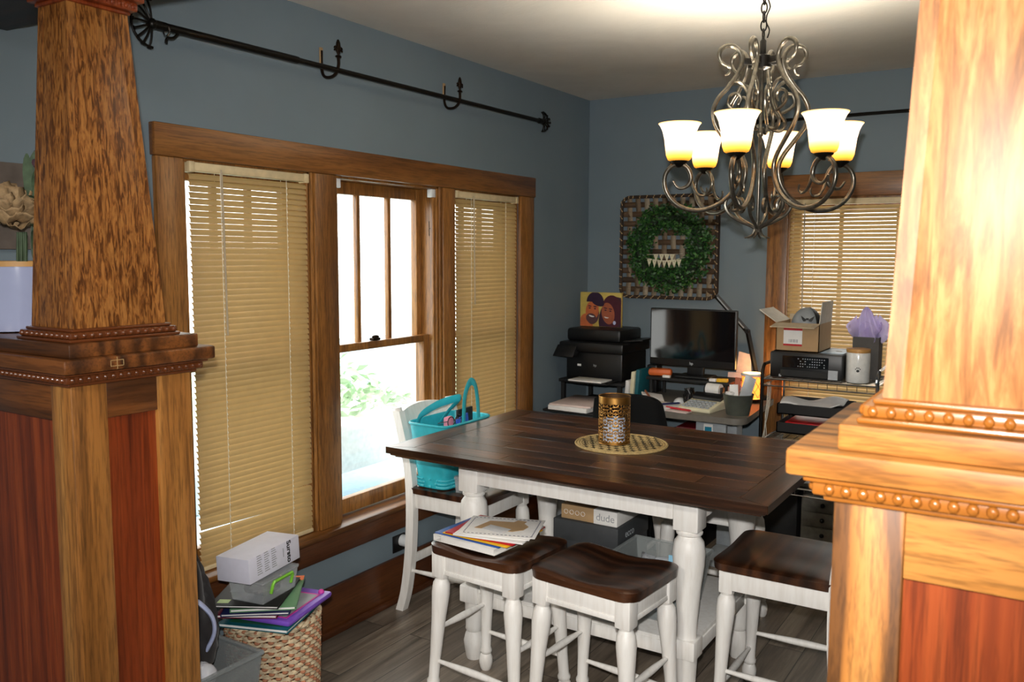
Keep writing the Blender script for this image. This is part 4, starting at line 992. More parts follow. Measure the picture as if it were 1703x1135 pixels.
m = MB(); m.lathe([(.02, Lz(2.335)), (.028, Lz(2.338)), (.028, Lz(2.378)), (.02, Lz(2.382)), (.011, Lz(2.385)), (.011, Lz(2.43)), (.006, Lz(2.436)), (.004, Lz(2.445))], 18)
for k in range(6): m.bc((.05*math.cos(rz_(k)), .05*math.sin(rz_(k)), Lz(2.36)), (.05, .008, .024), .002, rz_(k))
m.build('hub', 'black_iron', ch, False)
m = MB(); z = 2.452; k = 0
while z < H+DROP-.03:
    P = [((.010*math.cos(q*PI/8)) if k % 2 else 0, 0 if k % 2 else .010*math.cos(q*PI/8), Lz(z)+.019*math.sin(q*PI/8)) for q in range(16)]
    m.tube(P, .0028, 6, True); z += .030; k += 1
m.build('chain', 'black_iron', ch, False)
MB().tube(crom([(.012+.007*math.sin(k*1.9), .006, Lz(2.44+k*.026)) for k in range(10)], 3), .0025, 6).build('cord', 'black_iron', ch, False)
MB().lathe([(.012, Lz(2.64)), (.05, Lz(2.65)), (.06, Lz(2.672)), (.0, Lz(2.672))], 24).build('canopy', 'black_iron', ch, False)
# ---------------------------------------------------------------- wall basket, wreath, bunting
bk = thing('wall_basket', 'square woven tobacco basket hung on the back wall behind the wreath', 'basket', (.572, D, 1.712))
bx0, bz0, hw = .572, 1.712, .312
island('slat_wood', ['#6b5843', '#8d7a62', '#a6967e', '#7a6650', '#b0a28b', '#5c4a38'], .75)
island('slat_dark', ['#46331f', '#5d4631', '#3a2a1c', '#6b523a'], .75)
NB = 10; st = 2*hw/(NB+.6)
for j, nm_, mt_ in ((0, 'horizontal_slats', 'slat_dark'), (1, 'vertical_slats', 'slat_wood')):
  m = MB()
  for i in range(NB):
      c = -hw+st*(i+.8); wd_ = .034
      if 1:
          def fn(a, b, c=c, j=j, i=i):
              s = (a*2-1)*(hw-.008); o = .0035*math.cos(PI*(s+hw)/st+PI*i)*(1 if j else -1)
              q = c+(b-.5)*wd_
              return (bx0+(q if j else s), D-.022+o-.018*(abs(s)/hw)**6, bz0+(s if j else q))
          m.grid(fn, 60, 1)
  m.build(nm_, mt_, bk, solid=.0015)
def rsq(h, r, n=8):
    P = []
    for cx, cz, a0 in ((h-r, h-r, 0), (-h+r, h-r, 90), (-h+r, -h+r, 180), (h-r, -h+r, 270)):
        for k in range(n+1):
            a = math.radians(a0+90*k/n); P.append((cx+r*math.cos(a), cz+r*math.sin(a)))
    return P
m = MB(); R_ = rsq(hw, .055)
m.tube([(bx0+x, D-.045, bz0+z) for x, z in R_], .010, 8, True)
m.grid(lambda a, b: (bx0+R_[int(a*len(R_)+.01) % len(R_)][0]*(1.0+.02*(1-b)), D-.006-.05*b, bz0+R_[int(a*len(R_)+.01) % len(R_)][1]*(1.0+.02*(1-b))), len(R_), 2, close_u=True)
m.build('rim', plain('basket_rim', '#3a2a1c', .7, var=.2), bk)
m = MB(); L_ = len(R_)
pts = [V((x, 0, z)) for x, z in R_]; per = 0
for k in range(L_):
    a, b = pts[k], pts[(k+1) % L_]; L2 = (b-a).length; n_ = max(1, int(L2/.045))
    for q in range(n_):
        if L2 < .02 and k % 3: continue
        p = a.lerp(b, (q+.5)/n_); t_ = (b-a).normalized(); nn = p.normalized()
        m.cyl((bx0+p.x-t_.x*.007+nn.x*.009, D-.052, bz0+p.z-t_.z*.007+nn.z*.009), (bx0+p.x+t_.x*.007-nn.x*.009, D-.052, bz0+p.z+t_.z*.007-nn.z*.009), .0032, 5)
m.build('lacing', plain('raffia', '#c9a878', .7), bk)
wr = thing('wreath', 'round green boxwood wreath hung on the woven wall basket', 'wreath', (.572, D-.06, 1.70))
island('leaf_mix', ['#17381a', '#24501f', '#356b2b', '#143616', '#558a3c', '#1f4a1c'], .5)
m = MB(); rg = random.Random(5); wx, wz = .592, 1.705
for k in range(4600):
    a = rg.uniform(0, 2*PI); q = rg.uniform(0, 2*PI); tr = rg.uniform(.035, .086)*(1+.12*math.sin(7*a))
    rr = .195+tr*math.cos(q); p = V((wx+rr*math.cos(a), D-.07-abs(tr)*.75*max(-.1, math.sin(q)), wz+rr*math.sin(a)))
    T = Matrix.Translation(p) @ Euler((rg.uniform(0, 6.3), rg.uniform(0, 6.3), rg.uniform(0, 6.3))).to_matrix().to_4x4()
    s = rg.uniform(.8, 1.4)
    m.poly([(0, 0, 0), (.0055*s, .008*s, .001), (.004*s, .017*s, 0), (0, .021*s, 0), (-.004*s, .017*s, 0), (-.0055*s, .008*s, .001)], None, T)
lf = m.build('leaves', 'leaf_mix', wr, smooth=0); lf['kind'] = 'stuff'
MB().tube([(wx+.195*math.cos(k*PI/30), D-.07, wz+.195*math.sin(k*PI/30)) for k in range(60)], .030, 8, True).build('twig_ring', plain('twig', '#16240f', .8), wr)
pn = thing('pennant_banner', 'tiny two-row banner of cream pennants across the wreath opening', 'banner', (wx, D-.12, 1.60))
def flag(x, z, w=.031, h=.047):
    m = MB(); m.poly([(x-w/2, D-.128, z), (x+w/2, D-.128, z), (x, D-.130, z-h)], (0, .002, 0)); f = m.build('pennant', 'cream', pn, smooth=0)
    m = MB().box((x-.003, D-.1285, z-.021), (x-.0015, D-.1279, z-.008)).box((x+.0015, D-.1285, z-.021), (x+.003, D-.1279, z-.008)).box((x-.003, D-.1285, z-.0095), (x+.003, D-.1279, z-.008)); m.build('letter_mark', 'ink', f)
for x in (-.055, -.018, .016, .049): flag(wx+x-.005, 1.667)
for k, x in enumerate((-.098, -.064, -.032, .0, .032, .064, .094)): flag(wx+x-.005, 1.638-.008*(1-(x/.1)**2))
m = MB()
m.tube(crom([(wx-.12, D-.125, 1.665), (wx-.05, D-.13, 1.668), (wx+.06, D-.13, 1.668), (wx+.11, D-.125, 1.672)], 4), .0012, 5).tube(crom([(wx-.13, D-.125, 1.645), (wx, D-.13, 1.629), (wx+.12, D-.125, 1.648)], 4), .0012, 5)
m.build('string', 'cord_white', pn)
# ---------------------------------------------------------------- desk in the corner
DZ = .83
dk = thing('desk', 'grey-topped desk with rounded corners against the back wall', 'desk', (.85, 4.65, 0))
m = MB(); R_ = []
for cx, cy, a0 in ((1.31-.07, 5.02, 0), (.485, 5.02, 90), (.545, 4.28+.07, 180), (1.31-.07, 4.28+.07, 270)):
    rr = .07 if cy < 4.5 else .005
    for k in range(9):
        a = math.radians(a0+90*k/8); R_.append((cx+rr*math.cos(a) + (.012 if (cy > 4.5 and cx > 1) else 0), cy+rr*math.sin(a), DZ-.032))
m.poly(R_, (0, 0, .032)).build('desktop', 'desk_grey', dk)
for x in (.60, 1.12):
    MB().box((x-.05, 4.62, .04), (x+.05, 4.72, DZ-.03), .004).build('leg', 'light_grey', dk); MB().box((x-.05, 4.36, 0), (x+.05, 5.0, .04), .006).build('foot', 'light_grey', dk)
MB().box((1.015, 4.40, .58), (1.18, 4.43, DZ-.033), .003).build('control_box', 'light_grey', dk)
MB().box((1.06, 4.3985, .66), (1.11, 4.4005, .765)).box((1.068, 4.398, .70), (1.102, 4.3992, .745)).build('sticker', 'card_white', dk)
MB().box((1.066, 4.397, .705), (1.104, 4.3985, .75)).build('sticker_emblem', 'label_blue', dk)
# printer stand, printer and its papers
ps = thing('printer_stand', 'black open metal stand carrying the big printer in the room corner', 'stand', (.29, 4.82, 0))
MB().box((.045, 4.62, .885), (.475, 5.03, .903), .003).build('top_shelf', 'black_matte', ps)
for x in (.07, .45):
    for y in (4.64, 5.01): MB().box((x-.012, y-.012, 0), (x+.012, y+.012, .886)).build('post', 'black_matte', ps)
MB().box((.085, 4.36, .745), (.42, 5.0, .757), .002).build('side_shelf', 'black_matte', ps)
lp = thing('laser_printer', 'large black laser printer in the room corner under the couple portrait', 'printer', (.28, 4.85, .904))
MB().box((.075, 4.66, .904), (.455, 5.02, 1.075), .012).build('body', 'black_plastic', lp)
MB().box((.045, 4.62, 1.075), (.475, 5.03, 1.135), .012).build('scanner_bed', 'black_plastic', lp)
MB().box((.055, 4.70, 1.135), (.42, 5.02, 1.212), .018).build('document_feeder', 'black_plastic', lp)
MB().hexa([(.40, 4.75, 1.135), (.545, 4.75, 1.150), (.545, 4.98, 1.150), (.40, 4.98, 1.135), (.40, 4.75, 1.143), (.545, 4.75, 1.158), (.545, 4.98, 1.158), (.40, 4.98, 1.143)]).build('feeder_tray', 'black_plastic', lp)
MB().hexa([(.025, 4.575, 1.045), (.165, 4.575, 1.045), (.165, 4.64, 1.045), (.025, 4.64, 1.045), (.045, 4.605, 1.115), (.175, 4.605, 1.115), (.175, 4.66, 1.115), (.045, 4.66, 1.115)], .004).build('control_panel', 'black_plastic', lp)
MB().hexa([(.043, 4.5935, 1.088), (.165, 4.5935, 1.088), (.165, 4.596, 1.088), (.043, 4.596, 1.088), (.048, 4.602, 1.108), (.168, 4.602, 1.108), (.168, 4.605, 1.108), (.048, 4.605, 1.108)]).build('display', 'grey_plastic', lp)
MB().box((.13, 4.50, .9035), (.43, 4.659, .9125), .002).build('paper_tray', 'black_plastic', lp)
MB().box((.155, 4.6585, .985), (.18, 4.6605, .998)).build('badge', 'paper', lp)
text('maker_mark', 'hp', .022, 'silver_label', lp, (.275, 4.658, .995), frame3((1, 0, 0), (0, 0, 1)))
text('model_lettering', 'LaserJet', .011, 'ink_grey', lp, (.115, 4.658, 1.0), frame3((1, 0, 0), (0, 0, 1))) if False else None
slab('paper_stack', 'paper', 'white printer paper lying in the front tray of the laser printer', 'paper', (.285, 4.575, .913), (.22, .145, .008), 0)
pt = thing('photo_canvas', 'square photo canvas of a smiling couple standing on the laser printer', 'picture', (.205, 4.87, 1.213))
cx0, cz0, sz = .065, 1.214, .285
fr_ = MB().box((cx0, 4.86, cz0), (cx0+sz, 4.88, cz0+.215), .001).build('canvas', plain('photo_yellow', '#c9b25c', .5), pt)
def disc(name, mt_, cx, cz, rx, rz__, y, rot=0, a0=0, a1=360):
    P = []
    for k in range(25):
        a = math.radians(a0+(a1-a0)*k/24); x, z = rx*math.cos(a), rz__*math.sin(a)
        c, s = math.cos(math.radians(rot)), math.sin(math.radians(rot)); P.append((cx0+cx+x*c-z*s, y, cz0+cz+x*s+z*c))
    P = [(x, yy, min(max(z_, cz0+.001), cz0+.214)) for x, yy, z_ in P]; P = [(min(max(x, cx0+.001), cx0+sz-.001), yy, z_) for x, yy, z_ in P]
    MB().poly(P[:-1] if a1-a0 == 360 else P).build(name, mt_, fr_, smooth=0)
for nm, c in (('skin_a', '#c4683a'), ('skin_b', '#a65a3c'), ('cap_dark', '#2c1430'), ('hair_dark', '#4a1626'), ('shirt_dark', '#3a1c30'), ('beard', '#5a3a3c')): plain(nm, c, .6, var=.08)
disc('clothing', 'shirt_dark', .25, .03, .12, .16, 4.8596); disc('clothing', 'skin_a', .04, .0, .05, .08, 4.8595)
disc('hair', 'hair_dark', .225, .10, .072, .10, 4.8592, 8); disc('face', 'skin_b', .195, .085, .044, .068, 4.8589, 12)
disc('beard', 'beard', .088, .075, .046, .062, 4.8588, -6); disc('face', 'skin_a', .085, .10, .046, .062, 4.8586, -8)
disc('beard', 'beard', .078, .052, .036, .03, 4.8584, -8); disc('smile', 'paper', .082, .068, .020, .009, 4.858, -12, 180, 360); disc('smile', 'paper', .185, .062, .016, .007, 4.858, -8, 180, 360)
disc('cap', 'cap_dark', .105, .155, .06, .062, 4.8582, 0, 0, 180); disc('cap', 'cap_dark', .125, .152, .045, .022, 4.8581, -18)
for x, z in ((.068, .115), (.105, .112), (.178, .105), (.212, .10)): disc('eye', 'cap_dark', x, z, .008, .004, 4.8579, -6); disc('eyebrow', 'cap_dark', x, z+.013, .013, .0035, 4.8579, -8)
disc('earring', 'pale_blue', .24, .028, .010, .012, 4.8578)
fc = thing('drawer_unit', 'grey plastic drawer unit low in the corner under the paper stack', 'drawers', (.26, 4.5, 0))
MB().box((.12, 4.40, 0), (.40, 4.60, .715), .006).build('case', 'light_grey', fc)
for k in range(3): MB().box((.135, 4.392, .03+k*.225), (.385, 4.402, .24+k*.225), .004).build('drawer', 'light_grey', fc)
slab('paper_stack', 'paper', 'thick white paper stack on the dark corner shelf, under the pinkish sheets', 'paper', (.262, 4.53, .758), (.26, .36, .026), -3)
slab('paper_stack', 'paper_pink', 'pinkish sheets on top of the white paper stack in the corner', 'paper', (.258, 4.535, .785), (.265, .36, .010), 3)
# monitor on riser
rs = thing('monitor_riser', 'black monitor riser shelf on the desk', 'riser', (.86, 4.80, DZ))
MB().box((.60, 4.68, .935), (1.10, 4.92, .952), .003).build('shelf', 'black_matte', rs)
for x in (.625, 1.075):
    for y in (4.70, 4.90): MB().cyl((x, y, DZ), (x, y, .936), .012, 10).build('leg', 'black_matte', rs)
mo = thing('monitor', 'wide black computer monitor reflecting the windows, on the desk riser', 'monitor', (.86, 4.80, .953))
MB().box((.585, 4.765, 1.015), (1.105, 4.80, 1.352), .005).build('casing', 'black_plastic', mo)
m, t_, b_, n_, l_ = nt('screen_black'); b_.inputs['Base Color'].default_value = (.004, .004, .005, 1); b_.inputs['Roughness'].default_value = .06; b_.inputs['Specular IOR Level'].default_value = .7; M['screen_black'] = m
MB().box((.593, 4.7635, 1.058), (1.097, 4.7655, 1.345)).build('screen', 'screen_black', mo)
text('maker_mark', 'hp', .022, 'silver_label', mo, (.845, 4.764, 1.035), frame3((1, 0, 0), (0, 0, 1)), True)
MB().box((.81, 4.79, .965), (.91, 4.82, 1.1), .006).build('neck', 'black_plastic', mo); MB().box((.76, 4.72, .953), (.96, 4.88, .965), .004).build('base', 'black_plastic', mo)
# small things round the riser
for k, (x, mt_, lab, hh_) in enumerate(((.555, 'teal_book', 'teal hardback book standing left of the monitor riser', .16), (.525, 'cream', 'cream-spined book standing next to the teal book on the desk', .145), (.492, 'paper', 'short white booklet standing at the end of the desk books', .09))):
    slab('book', mt_, lab, 'book', (x, 4.74, DZ), (.022, .17, hh_), -4, tilt=(0, 4))
o = slab('cloth_pouch', 'orange', 'orange fabric pouch lying on the riser beside the monitor foot', 'pouch', (.665, 4.74, .953), (.14, .06, .045), 12, bev=.018)
slab('small_box', 'paper', 'tiny white box on the riser front edge in front of the orange pouch', 'box', (.725, 4.69, .953), (.045, .02, .014), 0)
slab('small_box', 'yellow', 'yellow and white gum box on the riser right of the monitor foot', 'box', (1.055, 4.70, .953), (.06, .03, .018), 6)
slab('sticky_notes', 'paper', 'white note pad beside the yellow box on the riser', 'notepad', (1.005, 4.695, .953), (.04, .035, .016), -4)
bt = thing('speaker', 'small black speaker with a lit blue square between printer and monitor', 'speaker', (.55, 4.86, .903)); MB().box((.535, 4.84, .83), (.60, 4.93, 1.0), .008).build('body', 'black_plastic', bt); MB().box((.548, 4.838, .965), (.566, 4.841, .985)).build('indicator', 'pale_blue', bt)
slab('notepad', 'lime', 'pale green notepad under the right end of the riser', 'notepad', (.985, 4.66, DZ), (.13, .09, .035), 4)
ms = MB().sph((.85, 4.585, DZ), .045, 14, (.75, 1.15, .7)); bmesh.ops.bisect_plane(ms.bm, geom=ms.bm.verts[:]+ms.bm.edges[:]+ms.bm.faces[:], plane_co=(0, 0, DZ), plane_no=(0, 0, 1), clear_inner=True)
solo(ms, 'white_plastic', 'white computer mouse in front of the riser', 'mouse')
slab('paper_sheets', 'paper', 'white papers spread on the desk by the office chair', 'paper', (.77, 4.42, DZ), (.26, .20, .012), -12)
slab('paper_sheets', 'paper', 'folded white paper tilted against the desk papers left of the mouse', 'paper', (.70, 4.55, DZ+.022), (.12, .12, .006), 30, tilt=(12, 8))
slab('pink_envelope', 'paper_pink', 'pink paper at the desk front edge under the red pen', 'envelope', (.93, 4.325, DZ), (.16, .06, .006), -10)
for nm, mt_, a, b, lab in (('pen', 'red', (.86, 4.36, .842), (1.005, 4.325, .842), 'red pen on the pink paper at the desk front edge'), ('marker', 'navy', (.80, 4.33, .853), (.895, 4.45, .853), 'thick dark blue marker lying across the desk papers'), ('pencil', plain('wood_pen', '#9a5a3a', .5), (.645, 4.57, .885), (.72, 4.47, .862), 'brown pencil leaning on the desk papers by the office chair'), ('pen', 'chrome', (.66, 4.48, .864), (.76, 4.40, .852), 'silver pen next to the brown pencil on the desk papers')):
    m = MB(); m.cyl(a, b, .006, 8); q = V(b)-V(a); m.cyl(b, V(b)+q.normalized()*.012, .006, 8, .001); solo(m, mt_, lab, nm)
m = MB(); rg = random.Random(3)
for k in range(14): m.tube(crom([(.90+rg.uniform(-.02, .02), 4.56+rg.uniform(-.02, .02), DZ+.006), (.90+rg.uniform(-.03, .03), 4.58+rg.uniform(-.03, .03), DZ+.05), (.90+rg.uniform(-.03, .03), 4.58+rg.uniform(-.03, .03), DZ+.09)], 3), .004, 5)
solo(m, 'black_plastic', 'tangle of black cable standing behind the calculator', 'cable')
ca = thing('adding_machine', 'cream printing calculator with black display on the desk', 'calculator', (1.03, 4.47, DZ), math.radians(-8))
MB().hexa([(-.095, -.11, 0), (.095, -.11, 0), (.095, .11, 0), (-.095, .11, 0), (-.095, -.11, .018), (.095, -.11, .018), (.095, .11, .06), (-.095, .11, .06)], .005).build('body', 'cream', ca, False)
MB().hexa([(-.085, .03, .044), (.085, .03, .044), (.085, .07, .052), (-.085, .07, .052), (-.085, .035, .062), (.085, .035, .062), (.085, .075, .082), (-.085, .075, .082)], .003).build('display', 'black_plastic', ca, False)
m = MB()
for i in range(7):
    for j in range(4): m.box((-.08+i*.023, -.095+j*.028, .019+j*.0055), (-.062+i*.023, -.077+j*.028, .029+j*.0055), .002)
m.build('keys', 'light_grey', ca, False)
m = MB(); m.cyl((-.04, .12, .095), (.04, .12, .095), .032, 18).build('paper_roll', 'paper', ca, False)
for q in (-1, 1): MB().bc((q*.05, .118, .08), (.010, .035, .06), .003).build('roll_bracket', 'black_plastic', ca, False)
bu = thing('metal_bucket', 'small galvanized bucket holding envelopes at the desk front corner', 'bucket', (1.235, 4.42, DZ))
m = MB(); pr_ = [(.058, 0), (.060, .004), (.079, .105), (.082, .108), (.079, .111), (.076, .107), (.057, .006)]; m.lathe(pr_, 28, (1.235, 4.42, DZ), cap=False).build('body', 'galv', bu)
MB().lathe([(0, .003), (.058, .003), (.058, .006), (0, .006)], 20, (1.235, 4.42, DZ)).build('base', 'galv', bu)
slab('envelope', 'silver_label', 'long grey printed envelope standing tilted in the metal bucket', 'envelope', (1.250, 4.43, DZ+.03), (.062, .003, .185), -10, tilt=(4, 18))
slab('envelope', 'paper', 'short white card standing in the metal bucket', 'card', (1.215, 4.425, DZ+.03), (.045, .003, .125), 5, tilt=(-4, -4))
slab('photo_card', 'skin_b', 'little colour photo card standing behind the white card in the bucket', 'card', (1.212, 4.45, DZ+.05), (.03, .002, .14), 0, tilt=(-5, 3))
solo(crumple(MB(), (1.188, 4.425, DZ+.105), .022, 8, .3, (1.2, 1, .6), 2), 'paper', 'crumpled white tissue in the metal bucket', 'tissue')
lf2 = thing('leaflet', 'pale printed leaflet with a dark blue square standing behind the bucket', 'leaflet', (1.05, 4.9600, DZ))
MB().hexa([(1.0, 4.9300, DZ), (1.145, 4.9300, DZ), (1.145, 4.9400, DZ), (1.0, 4.9400, DZ), (1.0, 4.9650, DZ+.145), (1.15, 4.9650, DZ+.15), (1.15, 4.9700, DZ+.15), (1.0, 4.9700, DZ+.145)]).build('card', plain('leaflet_pink', '#e2d0cb', .5), lf2)
MB().hexa([(1.03, 4.9680, DZ), (1.145, 4.9680, DZ), (1.145, 4.9740, DZ), (1.03, 4.9740, DZ), (1.055, 4.9850, DZ+.27), (1.125, 4.9850, DZ+.255), (1.125, 4.9900, DZ+.255), (1.055, 4.9900, DZ+.27)]).build('back_card', 'leaflet_pink', lf2)
MB().box((1.06, 4.9350, DZ+.045), (1.085, 4.9420, DZ+.072)).build('blue_square', 'blue', lf2)
m = MB()
for k in range(9): m.box((1.06+k*.009, 4.9460, DZ+.098), (1.066+k*.009, 4.9530, DZ+.106))
m.build('faint_lettering', 'ink_grey', lf2)
al = thing('candle_warmer', 'glowing amber cylinder lamp with white rim on the back of the desk', 'lamp', (1.18, 4.85, DZ))
translucent('amber_shade', '#f3b45c', .6, emit=AMBER)
m = MB(); m.lathe([(.055, .022), (.058, .03), (.058, .150), (.056, .150), (.056, .03)], 28, (1.18, 4.85, DZ), cap=False).build('shade', 'amber_shade', al)
MB().lathe([(.0, 0), (.055, 0), (.058, .022), (0, .024)], 24, (1.18, 4.85, DZ)).build('base', 'dark_bronze', al)
MB().tube([(1.18+.056*math.cos(k*PI/14), 4.85+.056*math.sin(k*PI/14), DZ+.158) for k in range(28)], .009, 8, True).build('rim', 'ceramic', al)
m = MB()
for s in (-1, 1):
    for k in range(9):
        a0 = k*2*PI/9; m.tube([(1.18+.0590*math.cos(a0+s*q*.16), 4.85+.0590*math.sin(a0+s*q*.16), DZ+.03+q*.12/8) for q in range(9)], .0013, 4)
m.build('lattice', 'gold_metal', al)
lamp('candle_warmer_light', 'POINT', (1.18, 4.85, DZ+.075), AMBERW, (1, .55, .18), shadow_soft_size=.02)
lamp('candle_warmer_glow', 'POINT', (1.18, 4.85, DZ+.185), AMBERW*1.2, (1, .55, .18), shadow_soft_size=.03)
dl = thing('desk_lamp', 'thin black folding LED lamp leaning over the monitor', 'lamp', (1.20, 4.97, DZ))
def bar(m, a, b, w, th): m.tube([a, b], [w, w], 4, flat=th/w, up=(0, 1, 0)); return m
bar(MB(), (1.19, 4.985, DZ+.02), (1.115, 4.945, 1.225), .015, .008).build('lower_arm', 'black_plastic', dl)
h_ = bar(MB(), (1.115, 4.94, 1.225), (.935, 4.90, 1.43), .015, .007).build('light_bar', 'black_plastic', dl)
bar(MB(), (1.098, 4.928, 1.243), (.945, 4.893, 1.419), .004, .001).build('diffuser', 'light_grey', h_)
MB().cyl((1.115, 4.92, 1.225), (1.115, 4.96, 1.225), .012, 12).build('hinge', 'black_plastic', dl)
MB().lathe([(0, 0), (.045, 0), (.045, .016), (.04, .02), (0, .02)], 24, (1.20, 4.97, DZ)).build('base', 'black_plastic', dl)
slab('photo_card', 'skin_a', 'small portrait card standing behind the amber lamp at the desk lamp foot', 'card', (1.165, 4.965, DZ+.02), (.05, .003, .225), 0) if False else None
# under the desk
rx_ = thing('game_box', 'dark red flat box on the shelf under the desk', 'box', (.92, 4.55, .0)); MB().box((.84, 4.56, .616), (1.0, 4.80, .70), .004).build('box', 'redbox', rx_); MB().box((.875, 4.5585, .645), (.94, 4.5605, .655)).build('lettering', 'paper_pink', rx_)
us = thing('drawer_cabinet', 'black cabinet under the desk behind the office chair', 'cabinet', (.9, 4.7, 0)); MB().box((.68, 4.53, 0), (1.0, 4.95, .615), .004).build('case', 'black_matte', us)
for k in range(2): dd = MB().box((.69, 4.522, .04+k*.29), (.99, 4.532, .30+k*.29), .003).build('drawer', 'black_plastic', us); MB().box((.79, 4.51, .22+k*.29), (.89, 4.523, .235+k*.29), .003).build('handle', 'chrome', dd)
slab('small_device', 'black_plastic', 'small black device on the cabinet under the desk', 'device', (.76, 4.63, .616), (.12, .12, .04), 5)
# ---------------------------------------------------------------- office chair
oc = thing('office_chair', 'black office chair pulled up to the desk behind the table', 'office chair', (.815, 4.17, 0))
m = MB()
def cb(a, b, s):
    x = (a*2-1); w_ = .215*(1-.12*b**4) ; z = .50+.455*b
    zz = z-.035*abs(x)**3*b - .012*(1-abs(x))*b; zz = z-.03*(abs(x)**4)*b
    return (.815+x*w_, 4.03-.04*x*x+.05*math.sin(b*PI)*.3-.03*b+s*.022*(1-abs(x)**6), zz)
m.grid(lambda a, b: cb(a, b, -1), 18, 14); m.grid(lambda a, b: cb(1-a, b, 1), 18, 14); m.grid(lambda a, b: cb(a, 1, b*2-1), 18, 2); m.grid(lambda a, b: cb(0, 1-a, b*2-1), 14, 2); m.grid(lambda a, b: cb(1, a, b*2-1), 14, 2); m.grid(lambda a, b: cb(1-a, 0, b*2-1), 18, 2)
bmesh.ops.remove_doubles(m.bm, verts=m.bm.verts[:], dist=.0005); bmesh.ops.recalc_face_normals(m.bm, faces=m.bm.faces[:])
m.build('backrest', plain('leather_black', '#0b0b0c', .35, bumps=.1), oc)
MB().box((.585, 4.0, .43), (1.045, 4.46, .50), .03).build('seat', 'leather_black', oc)
MB().box((.785, 3.995, .40), (.845, 4.012, .62), .004).build('back_support', 'black_plastic', oc)
MB().cyl((.815, 4.22, .09), (.815, 4.22, .43), .03, 14).build('gas_lift', 'black_plastic', oc)
for k in range(5):
    a = k*2*PI/5+.3; e = V((.815+.27*math.cos(a), 4.22+.27*math.sin(a), .07))
    MB().tube([(.815, 4.22, .10), e], [.022, .014], 8).build('base_arm', 'black_plastic', oc); MB().cyl(e+V((-.01, 0, -.042)), e+V((.01, 0, -.042)), .028, 12).build('caster', 'black_plastic', oc)
# ---------------------------------------------------------------- wire rack by the back window
rk = thing('wire_rack', 'chrome and black wire rack in front of the back window', 'rack', (1.62, 4.72, 0))
RX0, RX1, RY0, RY1 = 1.335, 1.90, 4.50, 4.93
for x, y, mt_ in ((RX0, RY0, 'black_iron'), (RX0, RY1, 'chrome'), (RX1, RY0, 'chrome'), (RX1, RY1, 'black_iron')): MB().cyl((x, y, 0), (x, y, 1.04), .0095, 10).build('post', mt_, rk)
for z in (1.02, .69, .455, .16):
    m = MB()
    for y in (RY0, RY1): m.cyl((RX0, y, z), (RX1, y, z), .005, 6).cyl((RX0, y, z-.035), (RX1, y, z-.035), .004, 6)
    for x in (RX0, RX1): m.cyl((x, RY0, z), (x, RY1, z), .005, 6).cyl((x, RY0, z-.035), (x, RY1, z-.035), .004, 6)
    for k in range(1, 17): y = RY0+(RY1-RY0)*k/17; m.cyl((RX0, y, z), (RX1, y, z), .0018, 5)
    for k in range(1, 12): x = RX0+(RX1-RX0)*k/12; m.cyl((x, RY0, z-.003), (x, RY1, z-.003), .0028, 5); m.cyl((x, RY0, z), (x, RY0, z-.035), .0018, 4)
    m.build('shelf', 'chrome', rk)
for x in (RX0, RX1):
    m = MB(); m.tube(crom([(x, RY0, 1.02), (x, RY0, 1.055), (x, RY0+.03, 1.088), (x, RY0+.08, 1.093), (x, RY1-.08, 1.093), (x, RY1-.03, 1.088), (x, RY1, 1.055), (x, RY1, 1.02)], 5), .009, 8); m.build('handle', 'black_iron' if x == RX0 else 'chrome', rk)
lt = thing('letter_tray', 'two-tier black letter tray with papers and a red folder on the wire rack', 'tray', (1.57, 4.71, .695))
for z in (.73, .83): MB().box((1.40, 4.56, z), (1.74, 4.86, z+.006)).box((1.40, 4.56, z), (1.74, 4.566, z+.055)).box((1.40, 4.56, z), (1.406, 4.86, z+.055)).box((1.734, 4.56, z), (1.74, 4.86, z+.055)).box((1.40, 4.854, z), (1.74, 4.86, z+.055)).build('tier', 'black_matte', lt)
for x in (1.405, 1.735): MB().box((x-.005, 4.80, .695), (x+.005, 4.86, .83)).build('support', 'black_matte', lt)
slab('folder', 'red', 'red folder lying in the lower black letter tray on the rack', 'folder', (1.57, 4.70, .737), (.26, .24, .05), 0)
m = MB(); rg = random.Random(9)
m.grid(lambda a, b: (1.41+.30*a, 4.58+.26*b, .886+.012*math.sin(a*7+b*3)+.014*math.sin(b*6-a*4)), 16, 12); solo(m, 'paper', 'crumpled white papers heaped in the upper letter tray', 'paper', solid=.004)
ij = thing('inkjet_printer', 'black inkjet printer with button panel on the rack under the cardboard box', 'printer', (1.55, 4.70, 1.026))
MB().box((1.362, 4.53, 1.027), (1.729, 4.87, 1.165), .012).build('body', 'black_plastic', ij)
MB().hexa([(1.43, 4.524, 1.085), (1.66, 4.524, 1.085), (1.66, 4.531, 1.085), (1.43, 4.531, 1.085), (1.43, 4.526, 1.145), (1.66, 4.526, 1.145), (1.66, 4.531, 1.145), (1.43, 4.531, 1.145)]).build('control_panel', 'screen_black', ij)
m = MB(); rg = random.Random(1)
for i in range(12):
    for j in range(4):
        if rg.random() < .75: m.box((1.508+i*.0118, 4.5225, 1.092+j*.013), (1.513+i*.0118, 4.5245, 1.096+j*.013))
m.build('buttons', 'silver_label', ij)
MB().box((1.42, 4.526, 1.04), (1.66, 4.531, 1.072)).build('paper_slot', 'black_matte', ij)
MB().box((1.66, 4.5265, 1.035), (1.706, 4.5295, 1.082)).build('label_sticker', 'silver_label', ij)
MB().box((1.413, 4.5275, 1.034), (1.425, 4.5295, 1.046)).build('badge', 'silver_label', ij)
